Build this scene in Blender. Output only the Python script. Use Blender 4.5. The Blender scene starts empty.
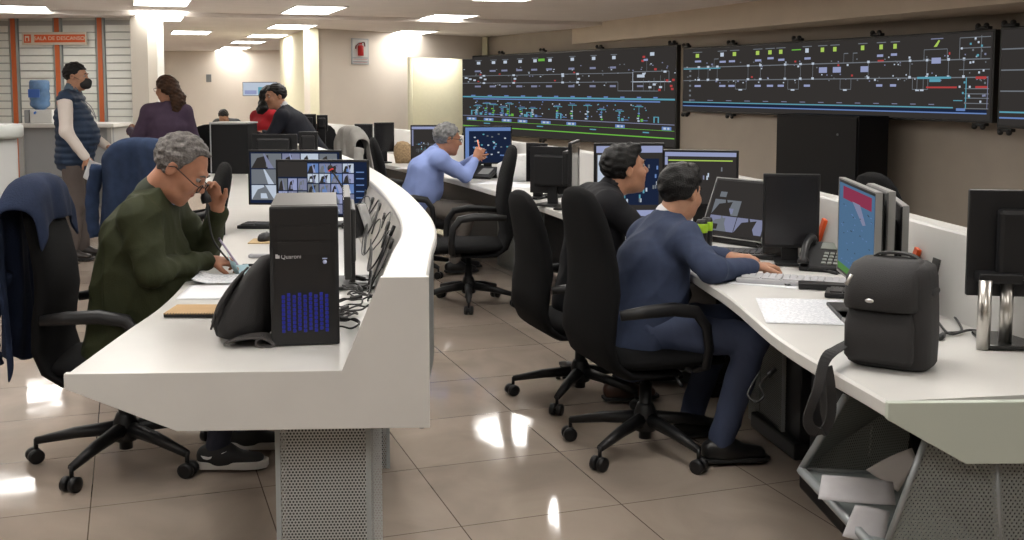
import bpy, bmesh, math, random
import numpy as np
from mathutils import Vector, Matrix, Euler
random.seed(7)
PI = math.pi
SC = bpy.context.scene
COL = SC.collection

# ------------------------------------------------------------------ camera
F, PX, PY, HZ, CH = 1090.0, 512.0, 184.0, 88.0, 1.49
TH = math.atan((PY - HZ) / F)
cam_d = bpy.data.cameras.new('camera'); cam = bpy.data.objects.new('camera', cam_d); COL.objects.link(cam)
cam_d.sensor_width = 36; cam_d.lens = 36 * F / 1024
cam_d.shift_y = (PY - 270) / 1024
cam_d.clip_start = .05; cam_d.clip_end = 200
cam.location = (0, 0, CH); cam.rotation_euler = (PI / 2 - TH, 0, 0)
SC.camera = cam

def ray(x, y):
    r, u, w = (x - PX) / F, (PY - y) / F, 1.0
    return Vector((r, w * math.cos(TH) + u * math.sin(TH), -w * math.sin(TH) + u * math.cos(TH)))
def az(x, y, z):
    "point of the horizontal plane z seen at this image position"
    d = ray(x, y); t = (z - CH) / d.z
    return Vector((0, 0, CH)) + d * t
def ay(x, y, Y):
    "point at depth Y"
    d = ray(x, y); t = Y / d.y
    return Vector((0, 0, CH)) + d * t

# ------------------------------------------------------------------ materials
MATS = {}
def mat(name, col, rough=.5, metal=0., spec=.5, noise=0., nscale=20., bump=0., bscale=200., emis=None, estr=1., coat=0., sheen=0.):
    if name in MATS: return MATS[name]
    m = bpy.data.materials.new(name); m.use_nodes = True
    nt = m.node_tree; b = nt.nodes['Principled BSDF']
    b.inputs['Base Color'].default_value = (*col, 1)
    b.inputs['Roughness'].default_value = rough
    b.inputs['Metallic'].default_value = metal
    b.inputs['Specular IOR Level'].default_value = spec
    b.inputs['Coat Weight'].default_value = coat
    if sheen: b.inputs['Sheen Weight'].default_value = sheen
    if emis is not None:
        b.inputs['Emission Color'].default_value = (*emis, 1); b.inputs['Emission Strength'].default_value = estr
    tc = nt.nodes.new('ShaderNodeTexCoord')
    if noise:
        n = nt.nodes.new('ShaderNodeTexNoise'); n.inputs['Scale'].default_value = nscale; n.inputs['Detail'].default_value = 4
        nt.links.new(tc.outputs['Object'], n.inputs['Vector'])
        r = nt.nodes.new('ShaderNodeMapRange'); r.inputs[1].default_value = .3; r.inputs[2].default_value = .7
        r.inputs[3].default_value = 1 - noise; r.inputs[4].default_value = 1 + noise
        nt.links.new(n.outputs['Fac'], r.inputs[0])
        x = nt.nodes.new('ShaderNodeVectorMath'); x.operation = 'SCALE'; x.inputs[0].default_value = col
        nt.links.new(r.outputs[0], x.inputs['Scale']); nt.links.new(x.outputs[0], b.inputs['Base Color'])
    if bump:
        n = nt.nodes.new('ShaderNodeTexNoise'); n.inputs['Scale'].default_value = bscale; n.inputs['Detail'].default_value = 3
        nt.links.new(tc.outputs['Object'], n.inputs['Vector'])
        bp = nt.nodes.new('ShaderNodeBump'); bp.inputs['Strength'].default_value = bump; bp.inputs['Distance'].default_value = .01
        nt.links.new(n.outputs['Fac'], bp.inputs['Height']); nt.links.new(bp.outputs[0], b.inputs['Normal'])
    MATS[name] = m
    return m
def glow(name, col, s=1.):
    "something that gives off light"
    if name in MATS: return MATS[name]
    m = bpy.data.materials.new(name); m.use_nodes = True; nt = m.node_tree; nt.nodes.clear()
    e = nt.nodes.new('ShaderNodeEmission'); e.inputs[0].default_value = (*col, 1); e.inputs[1].default_value = s
    o = nt.nodes.new('ShaderNodeOutputMaterial'); nt.links.new(e.outputs[0], o.inputs[0])
    MATS[name] = m
    return m

# ------------------------------------------------------------------ mesh collector
class MB:
    def __init__(s): s.v = []; s.f = []; s.m = []; s.mats = []; s.sm = []
    def mi(s, m):
        if m is None: return 0
        if m not in s.mats: s.mats.append(m)
        return s.mats.index(m)
    def add(s, vs, fs, m=None, smooth=False, M=None):
        o = len(s.v); k = s.mi(m)
        for p in vs:
            p = Vector(p)
            s.v.append(tuple(M @ p) if M is not None else tuple(p))
        for f in fs: s.f.append(tuple(i + o for i in f)); s.m.append(k); s.sm.append(smooth)
        return s
    def box(s, c, d, m=None, M=None, bev=0., R=None):
        "box with centre c, size d, chamfered edges"
        bm = bmesh.new(); bmesh.ops.create_cube(bm, size=1)
        bmesh.ops.scale(bm, vec=d, verts=bm.verts)
        if bev: bmesh.ops.bevel(bm, geom=bm.edges[:], offset=min(bev, min(d) * .45), segments=2, profile=.6, affect='EDGES')
        T = Matrix.Translation(c) @ (R.to_4x4() if R is not None else Matrix())
        if M is not None: T = M @ T
        s.bm(bm, m, T, smooth=False); return s
    def bm(s, bm, m=None, T=None, smooth=False):
        bm.verts.ensure_lookup_table(); bm.verts.index_update()
        s.add([v.co.copy() for v in bm.verts], [[v.index for v in f.verts] for f in bm.faces], m, smooth, T); bm.free(); return s
    def prism(s, poly, z0, z1, m=None, M=None):
        "polygon in xy, extruded in z"
        n = len(poly)
        a = sum(poly[i][0] * poly[(i + 1) % n][1] - poly[(i + 1) % n][0] * poly[i][1] for i in range(n))
        if a < 0: poly = poly[::-1]
        vs = [(x, y, z0) for x, y in poly] + [(x, y, z1) for x, y in poly]
        fs = [tuple(range(n))[::-1], tuple(range(n, 2 * n))] + [(i, (i + 1) % n, n + (i + 1) % n, n + i) for i in range(n)]
        return s.add(vs, fs, m, False, M)
    def quad(s, a, b, c, d, m=None): return s.add([a, b, c, d], [(0, 1, 2, 3)], m)
    def tube(s, pts, r, m=None, seg=10, M=None, caps=True, flat=None):
        "round bar along points; r one radius or one per point; flat=(sx,sy) squashes the section"
        pts = [Vector(p) for p in pts]; n = len(pts)
        rs = r if isinstance(r, (list, tuple)) else [r] * n
        t0 = (pts[1] - pts[0]).normalized()
        up = Vector((0, 0, 1)) if abs(t0.z) < .9 else Vector((1, 0, 0))
        vs = []; prev = None
        for i, p in enumerate(pts):
            t = (pts[min(i + 1, n - 1)] - pts[max(i - 1, 0)])
            if t.length < 1e-9: t = t0
            t.normalize()
            if prev is None: a = t.cross(up).normalized()
            else:
                a = prev - t * prev.dot(t)
                a = a.normalized() if a.length > 1e-6 else t.orthogonal().normalized()
            prev = a; b = t.cross(a)
            fx, fy = flat if flat else (1, 1)
            for k in range(seg):
                g = 2 * PI * k / seg
                vs.append(p + a * math.cos(g) * rs[i] * fx + b * math.sin(g) * rs[i] * fy)
        fs = [(i * seg + k, i * seg + (k + 1) % seg, (i + 1) * seg + (k + 1) % seg, (i + 1) * seg + k) for i in range(n - 1) for k in range(seg)]
        if caps: fs += [tuple(range(seg))[::-1], tuple(range((n - 1) * seg, n * seg))]
        return s.add(vs, fs, m, True, M)
    def lathe(s, prof, m=None, seg=20, M=None):
        "profile of (r, z) turned about z"
        n = len(prof); vs = [(r * math.cos(2 * PI * k / seg), r * math.sin(2 * PI * k / seg), z) for r, z in prof for k in range(seg)]
        fs = [(i * seg + k, i * seg + (k + 1) % seg, (i + 1) * seg + (k + 1) % seg, (i + 1) * seg + k) for i in range(n - 1) for k in range(seg)]
        fs += [tuple(range(seg))[::-1], tuple(range((n - 1) * seg, n * seg))]
        return s.add(vs, fs, m, True, M)
    def loft(s, rings, m=None, M=None, closed=True, caps=True, smooth=True):
        k = len(rings[0]); vs = [p for r in rings for p in r]; n = len(rings)
        rng = range(k) if closed else range(k - 1)
        fs = [(i * k + j, i * k + (j + 1) % k, (i + 1) * k + (j + 1) % k, (i + 1) * k + j) for i in range(n - 1) for j in rng]
        if caps and closed: fs += [tuple(range(k))[::-1], tuple(range((n - 1) * k, n * k))]
        return s.add(vs, fs, m, smooth, M)
    def ball(s, c, r, m=None, M=None, seg=12):
        rx, ry, rz = r if isinstance(r, (tuple, list)) else (r, r, r)
        bm = bmesh.new(); bmesh.ops.create_uvsphere(bm, u_segments=seg, v_segments=max(6, seg // 2 + 2), radius=1)
        T = Matrix.Translation(c) @ Matrix.Diagonal((rx, ry, rz, 1))
        return s.bm(bm, m, (M @ T) if M is not None else T, True)
    def build(s, name, m=None, parent=None, bev=0., sub=0, **props):
        me = bpy.data.meshes.new(name); me.from_pydata(s.v, [], s.f)
        ms = s.mats if s.mats else [m]
        if m is not None and not s.mats: ms = [m]
        for q in ms: me.materials.append(q)
        if s.mats: me.polygons.foreach_set('material_index', s.m)
        me.polygons.foreach_set('use_smooth', s.sm); me.update()
        bm = bmesh.new(); bm.from_mesh(me); bmesh.ops.recalc_face_normals(bm, faces=bm.faces); bm.to_mesh(me); bm.free()
        return link(name, me, parent, bev, sub)
def link(name, me, parent=None, bev=0., sub=0):
    o = bpy.data.objects.new(name, me); COL.objects.link(o)
    if parent: o.parent = parent
    if bev:
        b = o.modifiers.new('edge', 'BEVEL'); b.width = bev; b.segments = 2; b.limit_method = 'ANGLE'; b.angle_limit = .6
    if sub:
        b = o.modifiers.new('smooth', 'SUBSURF'); b.levels = sub; b.render_levels = sub
    return o
def tag(o, label=None, cat=None, group=None, kind=None):
    if label: o['label'] = label
    if cat: o['category'] = cat
    if group: o['group'] = group
    if kind: o['kind'] = kind
    return o
def thing(name, loc=(0, 0, 0), rz=0., label=None, cat=None, group=None):
    o = bpy.data.objects.new(name, None); COL.objects.link(o); o.empty_display_size = .1
    o.location = loc; o.rotation_euler = (0, 0, rz)
    return tag(o, label, cat, group)
def children(o): return [c for c in bpy.data.objects if c.parent == o]
def copy_tree(o, parent=None):
    c = o.copy(); COL.objects.link(c); c.parent = parent
    for ch in children(o): copy_tree(ch, c)
    return c
def dup(o, loc, rz, label, group=None):
    c = copy_tree(o); c.location = loc; c.rotation_euler = (0, 0, rz); c['label'] = label
    if group: c['group'] = group
    return c
def struct(o): o['kind'] = 'structure'; return o
def rot(ax, a): return Matrix.Rotation(a, 4, ax)
def T(*p): return Matrix.Translation(p)
# ------------------------------------------------------------------ palette
white = mat('white_solid_surface', (.55, .54, .52), .28, noise=.03, nscale=6)
wall_m = mat('beige_paint', (.74, .67, .585), .75, noise=.025, nscale=2)
wall_y = mat('lit_cream_paint', (.84, .80, .60), .75, noise=.02)
wall_b = mat('taupe_wall', (.38, .33, .275), .7, noise=.04, nscale=3)
ceil_m = mat('ceiling_paint', (.80, .75, .71), .8, noise=.03, nscale=3)
beam_m = mat('bulkhead_paint', (.62, .54, .44), .8, noise=.03, nscale=3)
black_pl = mat('black_plastic', (.008, .008, .009), .42, spec=.35)
black_mt = mat('black_matte', (.010, .010, .011), .7)
fabric_k = mat('black_fabric', (.0045, .0045, .005), .9, spec=.15, bump=.25, bscale=400, )
grey_mt = mat('grey_metal', (.22, .23, .23), .45, metal=.5)
steel = mat('brushed_steel', (.55, .53, .50), .32, metal=1)
cable_m = mat('cable_rubber', (.015, .015, .016), .5)
orange = mat('orange_plastic', (.75, .10, .015), .5)
GA = math.atan2(382, 1090)            # the floor grid is turned this far to the left of the view

# ------------------------------------------------------------------ floor of polished 60 cm tiles
def floor_mat():
    m = bpy.data.materials.new('polished_tiles'); m.use_nodes = True; nt = m.node_tree; b = nt.nodes['Principled BSDF']
    tc = nt.nodes.new('ShaderNodeTexCoord'); mp = nt.nodes.new('ShaderNodeMapping')
    nt.links.new(tc.outputs['Object'], mp.inputs[0])
    a = az(620, 502.5, 0); q = az(640, 519.5, 0)
    # tile corner where a joint along the aisle meets a cross joint
    mp.vector_type = 'POINT'
    c, s = math.cos(-GA), math.sin(-GA)
    k = az(621.5, 504.3, 0)
    mp.inputs['Rotation'].default_value = (0, 0, -GA)
    mp.inputs['Location'].default_value = (-(c * k.x - s * k.y), -(s * k.x + c * k.y), 0)
    br = nt.nodes.new('ShaderNodeTexBrick'); br.offset = 0; br.squash = 1
    br.inputs['Scale'].default_value = 1; br.inputs['Brick Width'].default_value = .6; br.inputs['Row Height'].default_value = .6
    br.inputs['Mortar Size'].default_value = .0022; br.inputs['Mortar Smooth'].default_value = .1; br.inputs['Bias'].default_value = 0
    br.inputs['Color1'].default_value = (.35, .290, .242, 1); br.inputs['Color2'].default_value = (.32, .265, .220, 1)
    br.inputs['Mortar'].default_value = (.10, .075, .058, 1)
    nt.links.new(mp.outputs[0], br.inputs['Vector'])
    n = nt.nodes.new('ShaderNodeTexNoise'); n.inputs['Scale'].default_value = 2.2; n.inputs['Detail'].default_value = 7; n.inputs['Distortion'].default_value = 1.2
    nt.links.new(tc.outputs['Object'], n.inputs['Vector'])
    r = nt.nodes.new('ShaderNodeMapRange'); r.inputs[1].default_value = .3; r.inputs[2].default_value = .7; r.inputs[3].default_value = .86; r.inputs[4].default_value = 1.12
    nt.links.new(n.outputs['Fac'], r.inputs[0])
    x = nt.nodes.new('ShaderNodeVectorMath'); x.operation = 'SCALE'
    nt.links.new(br.outputs['Color'], x.inputs[0]); nt.links.new(r.outputs[0], x.inputs['Scale']); nt.links.new(x.outputs[0], b.inputs['Base Color'])
    b.inputs['Roughness'].default_value = .07; b.inputs['Specular IOR Level'].default_value = .55
    n2 = nt.nodes.new('ShaderNodeTexNoise'); n2.inputs['Scale'].default_value = 3.5; n2.inputs['Detail'].default_value = 1
    nt.links.new(tc.outputs['Object'], n2.inputs['Vector'])
    bp = nt.nodes.new('ShaderNodeBump'); bp.inputs['Strength'].default_value = .06; bp.inputs['Distance'].default_value = .02
    nt.links.new(n2.outputs['Fac'], bp.inputs['Height']); nt.links.new(bp.outputs[0], b.inputs['Normal'])
    return m
fl = MB(); fl.box((-2, 15, -.05), (34, 40, .1)); struct(fl.build('floor', floor_mat()))

# ------------------------------------------------------------------ walls
def wall(name, a, b, z0, z1, m, th=.15):
    "upright slab from a to b (x, y), its thickness on the right hand of a>b"
    a = Vector((a[0], a[1])); b = Vector((b[0], b[1])); d = (b - a).normalized(); n = Vector((d.y, -d.x)) * th
    w = MB(); w.prism([tuple(a), tuple(b), tuple(b + n), tuple(a + n)], z0, z1)
    return struct(w.build(name, m))
CZ = 2.45
# corner points in plan
pA = ay(309.5, 60, 17.7); pA = (pA.x, pA.y)                     # front corner of the boxed column
pP = ay(280, 60, 21.5)                                          # its rear left corner
pB = ay(407.5, 80, 19.3)                                        # left jamb of the lit recess
pC = ay(465, 80, 20.6)
wall('wall_column', (pB.x, pB.y), pA, 0, CZ, wall_m)
wall('wall_column', pA, (pP.x, pP.y), 0, CZ, wall_y)  # lit side of the column: its light is put into a paler cream
# lit recess behind the jamb
z_rec = ay(430, 58, 19.8).z
wall('wall_recess', (pB.x - .1, pB.y + 1.3), (pC.x + 1.6, pC.y + 1.8), 0, CZ, wall_y)
wall('wall_lintel', (pC.x + 1.0, pC.y + .95), (pB.x, pB.y), z_rec, CZ, wall_m, .12)
wall('wall_jamb', (pB.x - .02, pB.y + 1.3), (pB.x - .0, pB.y), 0, CZ, wall_y, .1)
# screen wall on the right, one long slab that follows the displays
s1a, s1b = ay(463, 125, 20.9), ay(675, 125, 15.3)
s2a, s2b = ay(683, 115, 15.15), ay(990, 115, 10.3)
d = (s2b - s1a); d.z = 0; d.normalize(); nrm = Vector((d.y, -d.x, 0)) * -1      # towards the back of the wall
if nrm.x < 0: nrm = -nrm
wa = s1a + nrm * .35 - d * .25; wb = s2b + nrm * .45 + d * 12
wall('wall_right', (wb.x, wb.y), (wa.x, wa.y), 0, CZ + .1, wall_b, .15)
wall('wall_return', (pC.x + .32, pC.y + .1), (pC.x + 1.0, pC.y + 1.9), 0, CZ, wall_y, .1)
# far back wall on the left and the slatted office front
fb = ay(160, 60, 29.5)
wall('wall_back', (-22, 31.5), (ay(300, 60, 28.5).x + 1.5, 27.8), 0, CZ, wall_m)
wall('wall_left', (-13, -4), (-13, 32), 0, CZ + .2, wall_m)
wall('wall_front', (8, -4), (-13, -4), 0, CZ + .2, wall_m)
wall('wall_side', (9, 12), (9, -4), 0, CZ + .2, wall_b)
# office front: slatted white panels between orange strips
slat_m = mat('white_slat', (.78, .79, .74), .5)
of_a = ay(-140, 100, 15.6); of_b = ay(158, 100, 15.0)
o_d = (of_b - of_a); o_d.z = 0; LEN = o_d.length; o_d.normalize(); o_ang = math.atan2(o_d.y, o_d.x)
OM = Matrix.Translation((of_a.x, of_a.y, 0)) @ rot('Z', o_ang)
w = MB(); w.box((LEN / 2, .12, CZ / 2), (LEN, .2, CZ), M=OM); struct(w.build('wall_office', slat_m))
def ox(px):            # distance along the office front seen at column px
    r = ray(px, 100); A = np.array([[r.x, -o_d.x], [r.y, -o_d.y]]); t, s = np.linalg.solve(A, np.array([of_a.x, of_a.y])); return s
gapm = mat('slat_gap', (.45, .45, .43), .8)
strips = [(13, 21), (56.5, 64.5), (99, 107)]
pan = MB(); edges = [0] + [ox(v) for st in strips for v in st] + [ox(139)]
for i in range(0, 8, 2):
    a, b = edges[i] + .02, edges[i + 1] - .02
    for j in range(22):
        pan.box(((a + b) / 2, -.005, .10 + j * .105), (b - a, .03, .088), slat_m, M=OM)
pan.box((LEN / 2, .012, 1.22), (LEN - .1, .012, 2.4), gapm, M=OM)
t1 = pan.build('trim_1', slat_m); struct(t1)
for i, st in enumerate(strips):
    a, b = ox(st[0]), ox(st[1]); q = MB(); q.box(((a + b) / 2, -.02, CZ / 2), ((b - a) * .52, .05, CZ), mat('orange_strip', (.55, .13, .04), .5), M=OM)
    q.box(((a + b) / 2, -.01, CZ / 2), ((b - a) * 1.05, .04, CZ), mat('strip_edge', (.30, .33, .33), .5), M=OM)
    struct(q.build('trim_%d' % (i + 2)))
a, b = ox(141), ox(157.5); q = MB(); q.box(((a + b) / 2, -.1, CZ / 2), (b - a, .3, CZ), M=OM); struct(q.build('wall_pier', mat('pier_paint', (.50, .46, .40), .8)))

# ------------------------------------------------------------------ ceiling, in two levels, and the bulkhead along the screens
gu = Vector((-math.sin(GA), math.cos(GA), 0)); gv = Vector((math.cos(GA), math.sin(GA), 0))
st_pt = az(420, 21.5, CZ)                 # the step between the levels
c = MB()
def along(p, s, t): return (p.x + gv.x * s + gu.x * t, p.y + gv.y * s + gu.y * t)
c.prism([along(st_pt, -16, 0), along(st_pt, 14, 0), along(st_pt, 14, 22), along(st_pt, -16, 22)], CZ, CZ + .2)
struct(c.build('ceiling', ceil_m))
c = MB(); c.prism([along(st_pt, -16, -22), along(st_pt, 16, -22), along(st_pt, 16, 0), along(st_pt, -16, 0)], CZ + .055, CZ + .2)
struct(c.build('ceiling', ceil_m))
b0 = az(600, 25.5, CZ); b1 = az(750, 6.6, CZ); bd = (b1 - b0); bd.normalize(); bn = Vector((-bd.y, bd.x, 0))
if bn.x < 0: bn = -bn
pa, pb = b0 - bd * 4.6, b0 + bd * 22
w = MB(); w.prism([(pa.x, pa.y), (pb.x, pb.y), (pb.x + bn.x * 4, pb.y + bn.y * 4), (pa.x + bn.x * 4, pa.y + bn.y * 4)], 2.205, CZ + .2)
struct(w.build('ceiling', beam_m))

# ------------------------------------------------------------------ ceiling panels
lamp_m = glow("lamp_diffuser", (1, .965, .91), 17.)
lamp_far = lamp_m
frame_w = mat('lamp_frame', (.7, .69, .66), .5)
def make_lamp():
    t = thing('ceiling_light')
    f = MB()
    for s in (-1, 1):
        f.box((s * .32, 0, -.006), (.02, 1.22, .012)); f.box((0, s * .60, -.006), (.62, .02, .012))
    f.build('frame', frame_w, t)
    d_ = MB(); d_.box((0, 0, -.004), (.60, 1.18, .006)); d_.build('diffuser', lamp_m, t)
    return t
LAMPS = [(-2.6, 14.35, 1.25), (-1.0, 15.95, 1.25), (-.03, 12.35, .75), (-3.45, 17.2, 1), (-1.73, 19.0, 1), (-4.1, 12.9, 1.2), (-4.85, 15.1, 1), (-5.55, 19.0, 1),
         (-6.2, 13.9, .6), (-4.5, 20.2, 1), (-5.53, 23, 1), (-6.6, 26.2, 1), (-7.3, 28.2, 1), (-8.6, 19.5, 1), (-8.9, 23, 1),
         (.55, 10.1, 1), (1.2, 7.4, 1), (1.9, 4.6, 1), (-1.8, 11.3, 1), (-1.0, 8.6, 1), (-.2, 5.8, 1), (.5, 3.0, 1), (-10.5, 17, 1), (-11, 21, 1), (-9.3, 26, 1), (-5.2, 28, 1), (-4.0, 24.5, 1), (-2.5, 7.0, 1), (-1.8, 4.1, 1),  # hidden panels at the far back are added to brighten the back wall
         (-5.1, 10.6, .25), (-4.6, 7.6, 1), (-3.9, 4.5, 1), (-1.2, 1.2, 1), (1.2, .2, 1), (-3.3, 1.0, 1), (-7.5, 10, 1), (-7.2, 6, 1), (3.2, 2.4, 1)]
lp = make_lamp()
def in_upper(x, y):
    return (Vector((x, y, 0)) - Vector((st_pt.x, st_pt.y, 0))).dot(gu) < 0
for i, (x, y, s) in enumerate(LAMPS):
    o = lp if i == 0 else copy_tree(lp)
    zc = CZ + (.055 if in_upper(x, y) else 0)
    o.location = (x, y, zc); o.rotation_euler = (0, 0, GA); o.scale = (1, s, 1)
    side = 'right' if x > -1.5 else 'left'
    tag(o, 'flat white fluorescent ceiling panel shining down over the control room', 'ceiling light', 'ceiling light panels')
# ------------------------------------------------------------------ curved consoles
def catmull(P, n=6):
    P = [Vector(p) for p in P]; Q = [P[0] * 2 - P[1]] + P + [P[-1] * 2 - P[-2]]; out = []
    for i in range(1, len(Q) - 2):
        for k in range(n):
            t = k / n; a, b, c, d = Q[i - 1:i + 3]
            out.append(.5 * ((2 * b) + (c - a) * t + (2 * a - 5 * b + 4 * c - d) * t * t + (3 * b - a - 3 * c + d) * t ** 3))
    out.append(P[-1]); return out
def normals(pts, side):
    ns = []
    for i in range(len(pts)):
        t = (pts[min(i + 1, len(pts) - 1)] - pts[max(i - 1, 0)]).normalized()
        ns.append(Vector((t.y, -t.x)) * side)
    return ns
def sweep(mb, pts, ns, prof, m=None, flip=False):
    "section of (offset, z) swept along the plan curve"
    rings = [[(p.x + n.x * o, p.y + n.y * o, z) for o, z in prof] for p, n in zip(pts, ns)]
    mb.loft(rings, m, smooth=False); return mb
def perforated(name, col, pitch=.009):
    m = bpy.data.materials.new(name); m.use_nodes = True; nt = m.node_tree; b = nt.nodes['Principled BSDF']; L = nt.links.new
    b.inputs['Base Color'].default_value = (*col, 1); b.inputs['Roughness'].default_value = .45; b.inputs['Metallic'].default_value = .3
    tc = nt.nodes.new('ShaderNodeTexCoord'); sp = nt.nodes.new('ShaderNodeSeparateXYZ'); L(tc.outputs['Object'], sp.inputs[0])
    def mth(op, a, bb=None):
        n = nt.nodes.new('ShaderNodeMath'); n.operation = op
        for i, v in enumerate((a, bb)):
            if v is None: continue
            if isinstance(v, (int, float)): n.inputs[i].default_value = v
            else: L(v, n.inputs[i])
        return n.outputs[0]
    # the sheet is upright: run = x + y along it, rise = z
    run = mth('ADD', sp.outputs['X'], sp.outputs['Y'])
    def dots(off):
        u = mth('FRACT', mth('ADD', mth('DIVIDE', run, pitch), off)); v = mth('FRACT', mth('ADD', mth('DIVIDE', sp.outputs['Z'], pitch * 1.732), off))
        du = mth('MULTIPLY', mth('SUBTRACT', u, .5), 1.0); dv = mth('MULTIPLY', mth('SUBTRACT', v, .5), 1.732)
        return mth('LESS_THAN', mth('ADD', mth('MULTIPLY', du, du), mth('MULTIPLY', dv, dv)), .105)
    h = mth('MAXIMUM', dots(0), dots(.5))
    tr = nt.nodes.new('ShaderNodeBsdfTransparent'); mx = nt.nodes.new('ShaderNodeMixShader'); out = nt.nodes['Material Output']
    L(h, mx.inputs[0]); L(b.outputs[0], mx.inputs[1]); L(tr.outputs[0], mx.inputs[2]); L(mx.outputs[0], out.inputs[0])
    return m
perf = perforated('perforated_sheet', (.44, .46, .46), .0098)
perf_d = perforated('perforated_sheet_dark', (.23, .25, .24), .0095)
cab_grey = mat('cabinet_grey', (.30, .32, .32), .5)

core_m = mat('pedestal_core_dark', (.05, .052, .052), .6)
# left console -------------------------------------------------------
LO = [(-.225, 2.87), (-.245, 3.3), (-.265, 3.8), (-.355, 4.46), (-.58, 5.6), (-.95, 7.09), (-1.28, 8.2), (-1.62, 9.2), (-1.85, 9.85)]
lo = catmull([Vector(p) for p in LO], 6); ln = normals(lo, -1)          # normals towards the user side
LC = thing('curved_console', (0, 0, 0), 0, 'long white curved control console with raised ledge, under the black computer tower', 'console')
q = MB(); sweep(q, lo, ln, [(.20, .70), (.945, .70), (.953, .708), (.953, .733), (.945, .741), (.20, .741)]); q.build('worktop', white, LC)
q = MB(); sweep(q, lo, ln, [(0, .965), (.0, .985), (.006, .991), (.118, .991), (.124, .985), (.124, .965)]); q.build('ledge', white, LC)
q = MB(); sweep(q, lo, ln, [(.116, .964), (.124, .964), (.226, .742), (.215, .742)])
q.build('back_panel', mat('console_back_panel', (.42, .40, .37), .4, noise=.10, nscale=9), LC)
q = MB(); sweep(q, lo, ln, [(.012, .964), (.024, .964), (.024, .575), (.012, .575)]); q.build('outer_skirt', mat('skirt_grey', (.20, .21, .21), .4, metal=.4), LC)
# end panel facing the camera
e0, n0 = lo[0], ln[0]; td = Vector((n0.y, -n0.x)); td = td if td.y > 0 else -td
EM = Matrix(((n0.x, td.x, 0, e0.x), (n0.y, td.y, 0, e0.y), (0, 0, 1, 0), (0, 0, 0, 1)))   # x across towards the user, y into the depth
prof = [(-.004, .583), (.665, .583), (.955, .702), (.955, .742), (.228, .742), (.124, .992), (-.004, .992)]
q = MB(); vs = [(x, y, z) for y in (-.018, .004) for x, z in prof]; n = len(prof)
q.add(vs, [tuple(range(n)), tuple(range(n, 2 * n))[::-1]] + [(i, (i + 1) % n, n + (i + 1) % n, n + i) for i in range(n)], M=EM)
q.build('end_panel', white, LC, bev=.002)
def pedestal(parent, pts, ns, i, j, o0, o1, z1, m, side=1):
    q = MB(); a, b = pts[i] + ns[i] * o0, pts[i] + ns[i] * o1; c, d = pts[j] + ns[j] * o1, pts[j] + ns[j] * o0
    q.prism([tuple(a), tuple(b), tuple(c), tuple(d)], .0, z1)
    return q.build('pedestal', m, parent)
# perforated pedestal: sheet box around a grey cabinet core
def ped_box(parent, M, w, dd, z1, m):
    q = MB(); q.box((w / 2, dd / 2, z1 / 2), (w, dd, z1), M=M); s_ = q.build('pedestal_sheet', m, parent)
    q = MB(); q.box((w / 2, dd / 2, z1 / 2), (w - .05, dd - .05, z1 - .01), core_m, M=M); q.build('pedestal_core', None, s_)
    q = MB()
    for x in (.006, w - .006):
        q.box((x, -.001, z1 / 2), (.014, .006, z1), M=M)
    q.build('pedestal_trim', cab_grey, s_)
ped_box(LC, EM @ T(.165, .10, 0), .262, .42, .70, perf)
for k, i in enumerate((16, 26, 36)):
    t = (lo[i + 1] - lo[i - 1]).normalized(); nn = ln[i]
    M = Matrix(((nn.x, t.x, 0, lo[i].x), (nn.y, t.y, 0, lo[i].y), (0, 0, 1, 0), (0, 0, 0, 1)))
    ped_box(LC, M @ T(.17, 0, 0), .26, .42, .70, perf)

# right console ------------------------------------------------------
RU = [(.905, 2.56), (.81, 3.2), (.775, 4.01), (.62, 5.2), (.29, 6.6), (-.34, 8.6), (-1.0, 10.2), (-1.88, 12.1), (-3.2, 14.4)]
ru = catmull([Vector(p) for p in RU], 6); rn = normals(ru, 1)
RC = thing('curved_console', (0, 0, 0), 0, 'white curved control desk with low white splashback, the one under the black shoulder bag', 'console')
def xtra(k): return .17 * max(0, 1 - k / 11) ** 1.3
def sweep2(mb, prof):
    rings = []
    for k, (p, n) in enumerate(zip(ru, rn)):
        rings.append([(p.x + n.x * (o + (xtra(k) if o > .3 else 0)), p.y + n.y * (o + (xtra(k) if o > .3 else 0)), z) for o, z in prof])
    mb.loft(rings, None, smooth=False); return mb
q = MB(); sweep2(q, [(.0, .698), (-.006, .704), (-.006, .734), (.0, .741), (.70, .741), (.70, .698)]); q.build('worktop', white, RC)
q = MB(); sweep2(q, [(.60, .741), (.655, 1.01), (.66, 1.02), (.73, 1.02), (.73, .741)]); q.build('back_panel', white, RC)
q = MB(); sweep(q, ru, rn, [(.64, .699), (.66, .699), (.66, .03), (.64, .03)]); q.build('outer_skirt', mat('skirt_black', (.03, .03, .032), .5), RC)
e0, n0 = ru[0], rn[0]; n0 = Vector((.995, .03)).normalized(); td = Vector((-n0.y, n0.x))
EM2 = Matrix(((n0.x, td.x, 0, e0.x), (n0.y, td.y, 0, e0.y), (0, 0, 1, 0), (0, 0, 0, 1)))
prof = [(-.008, .742), (-.008, .700), (.185, .590), (.90, .590), (.90, 1.02), (.83, 1.02), (.77, .742)]
q = MB(); vs = [(x, y, z) for y in (-.018, .004) for x, z in prof]; n = len(prof)
q.add(vs, [tuple(range(n)), tuple(range(n, 2 * n))[::-1]] + [(i, (i + 1) % n, n + (i + 1) % n, n + i) for i in range(n)], M=EM2)
q.build('end_panel', mat('end_panel_green_white', (.46, .50, .44), .3), RC, bev=.002)
for k, i in enumerate((14, 22, 30)):
    t = (ru[i + 1] - ru[i - 1]).normalized(); nn = rn[i]
    M = Matrix(((nn.x, t.x, 0, ru[i].x), (nn.y, t.y, 0, ru[i].y), (0, 0, 1, 0), (0, 0, 0, 1)))
    ped_box(RC, M @ T(.38, 0, 0), .26, .42, .70, perf_d)
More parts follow.
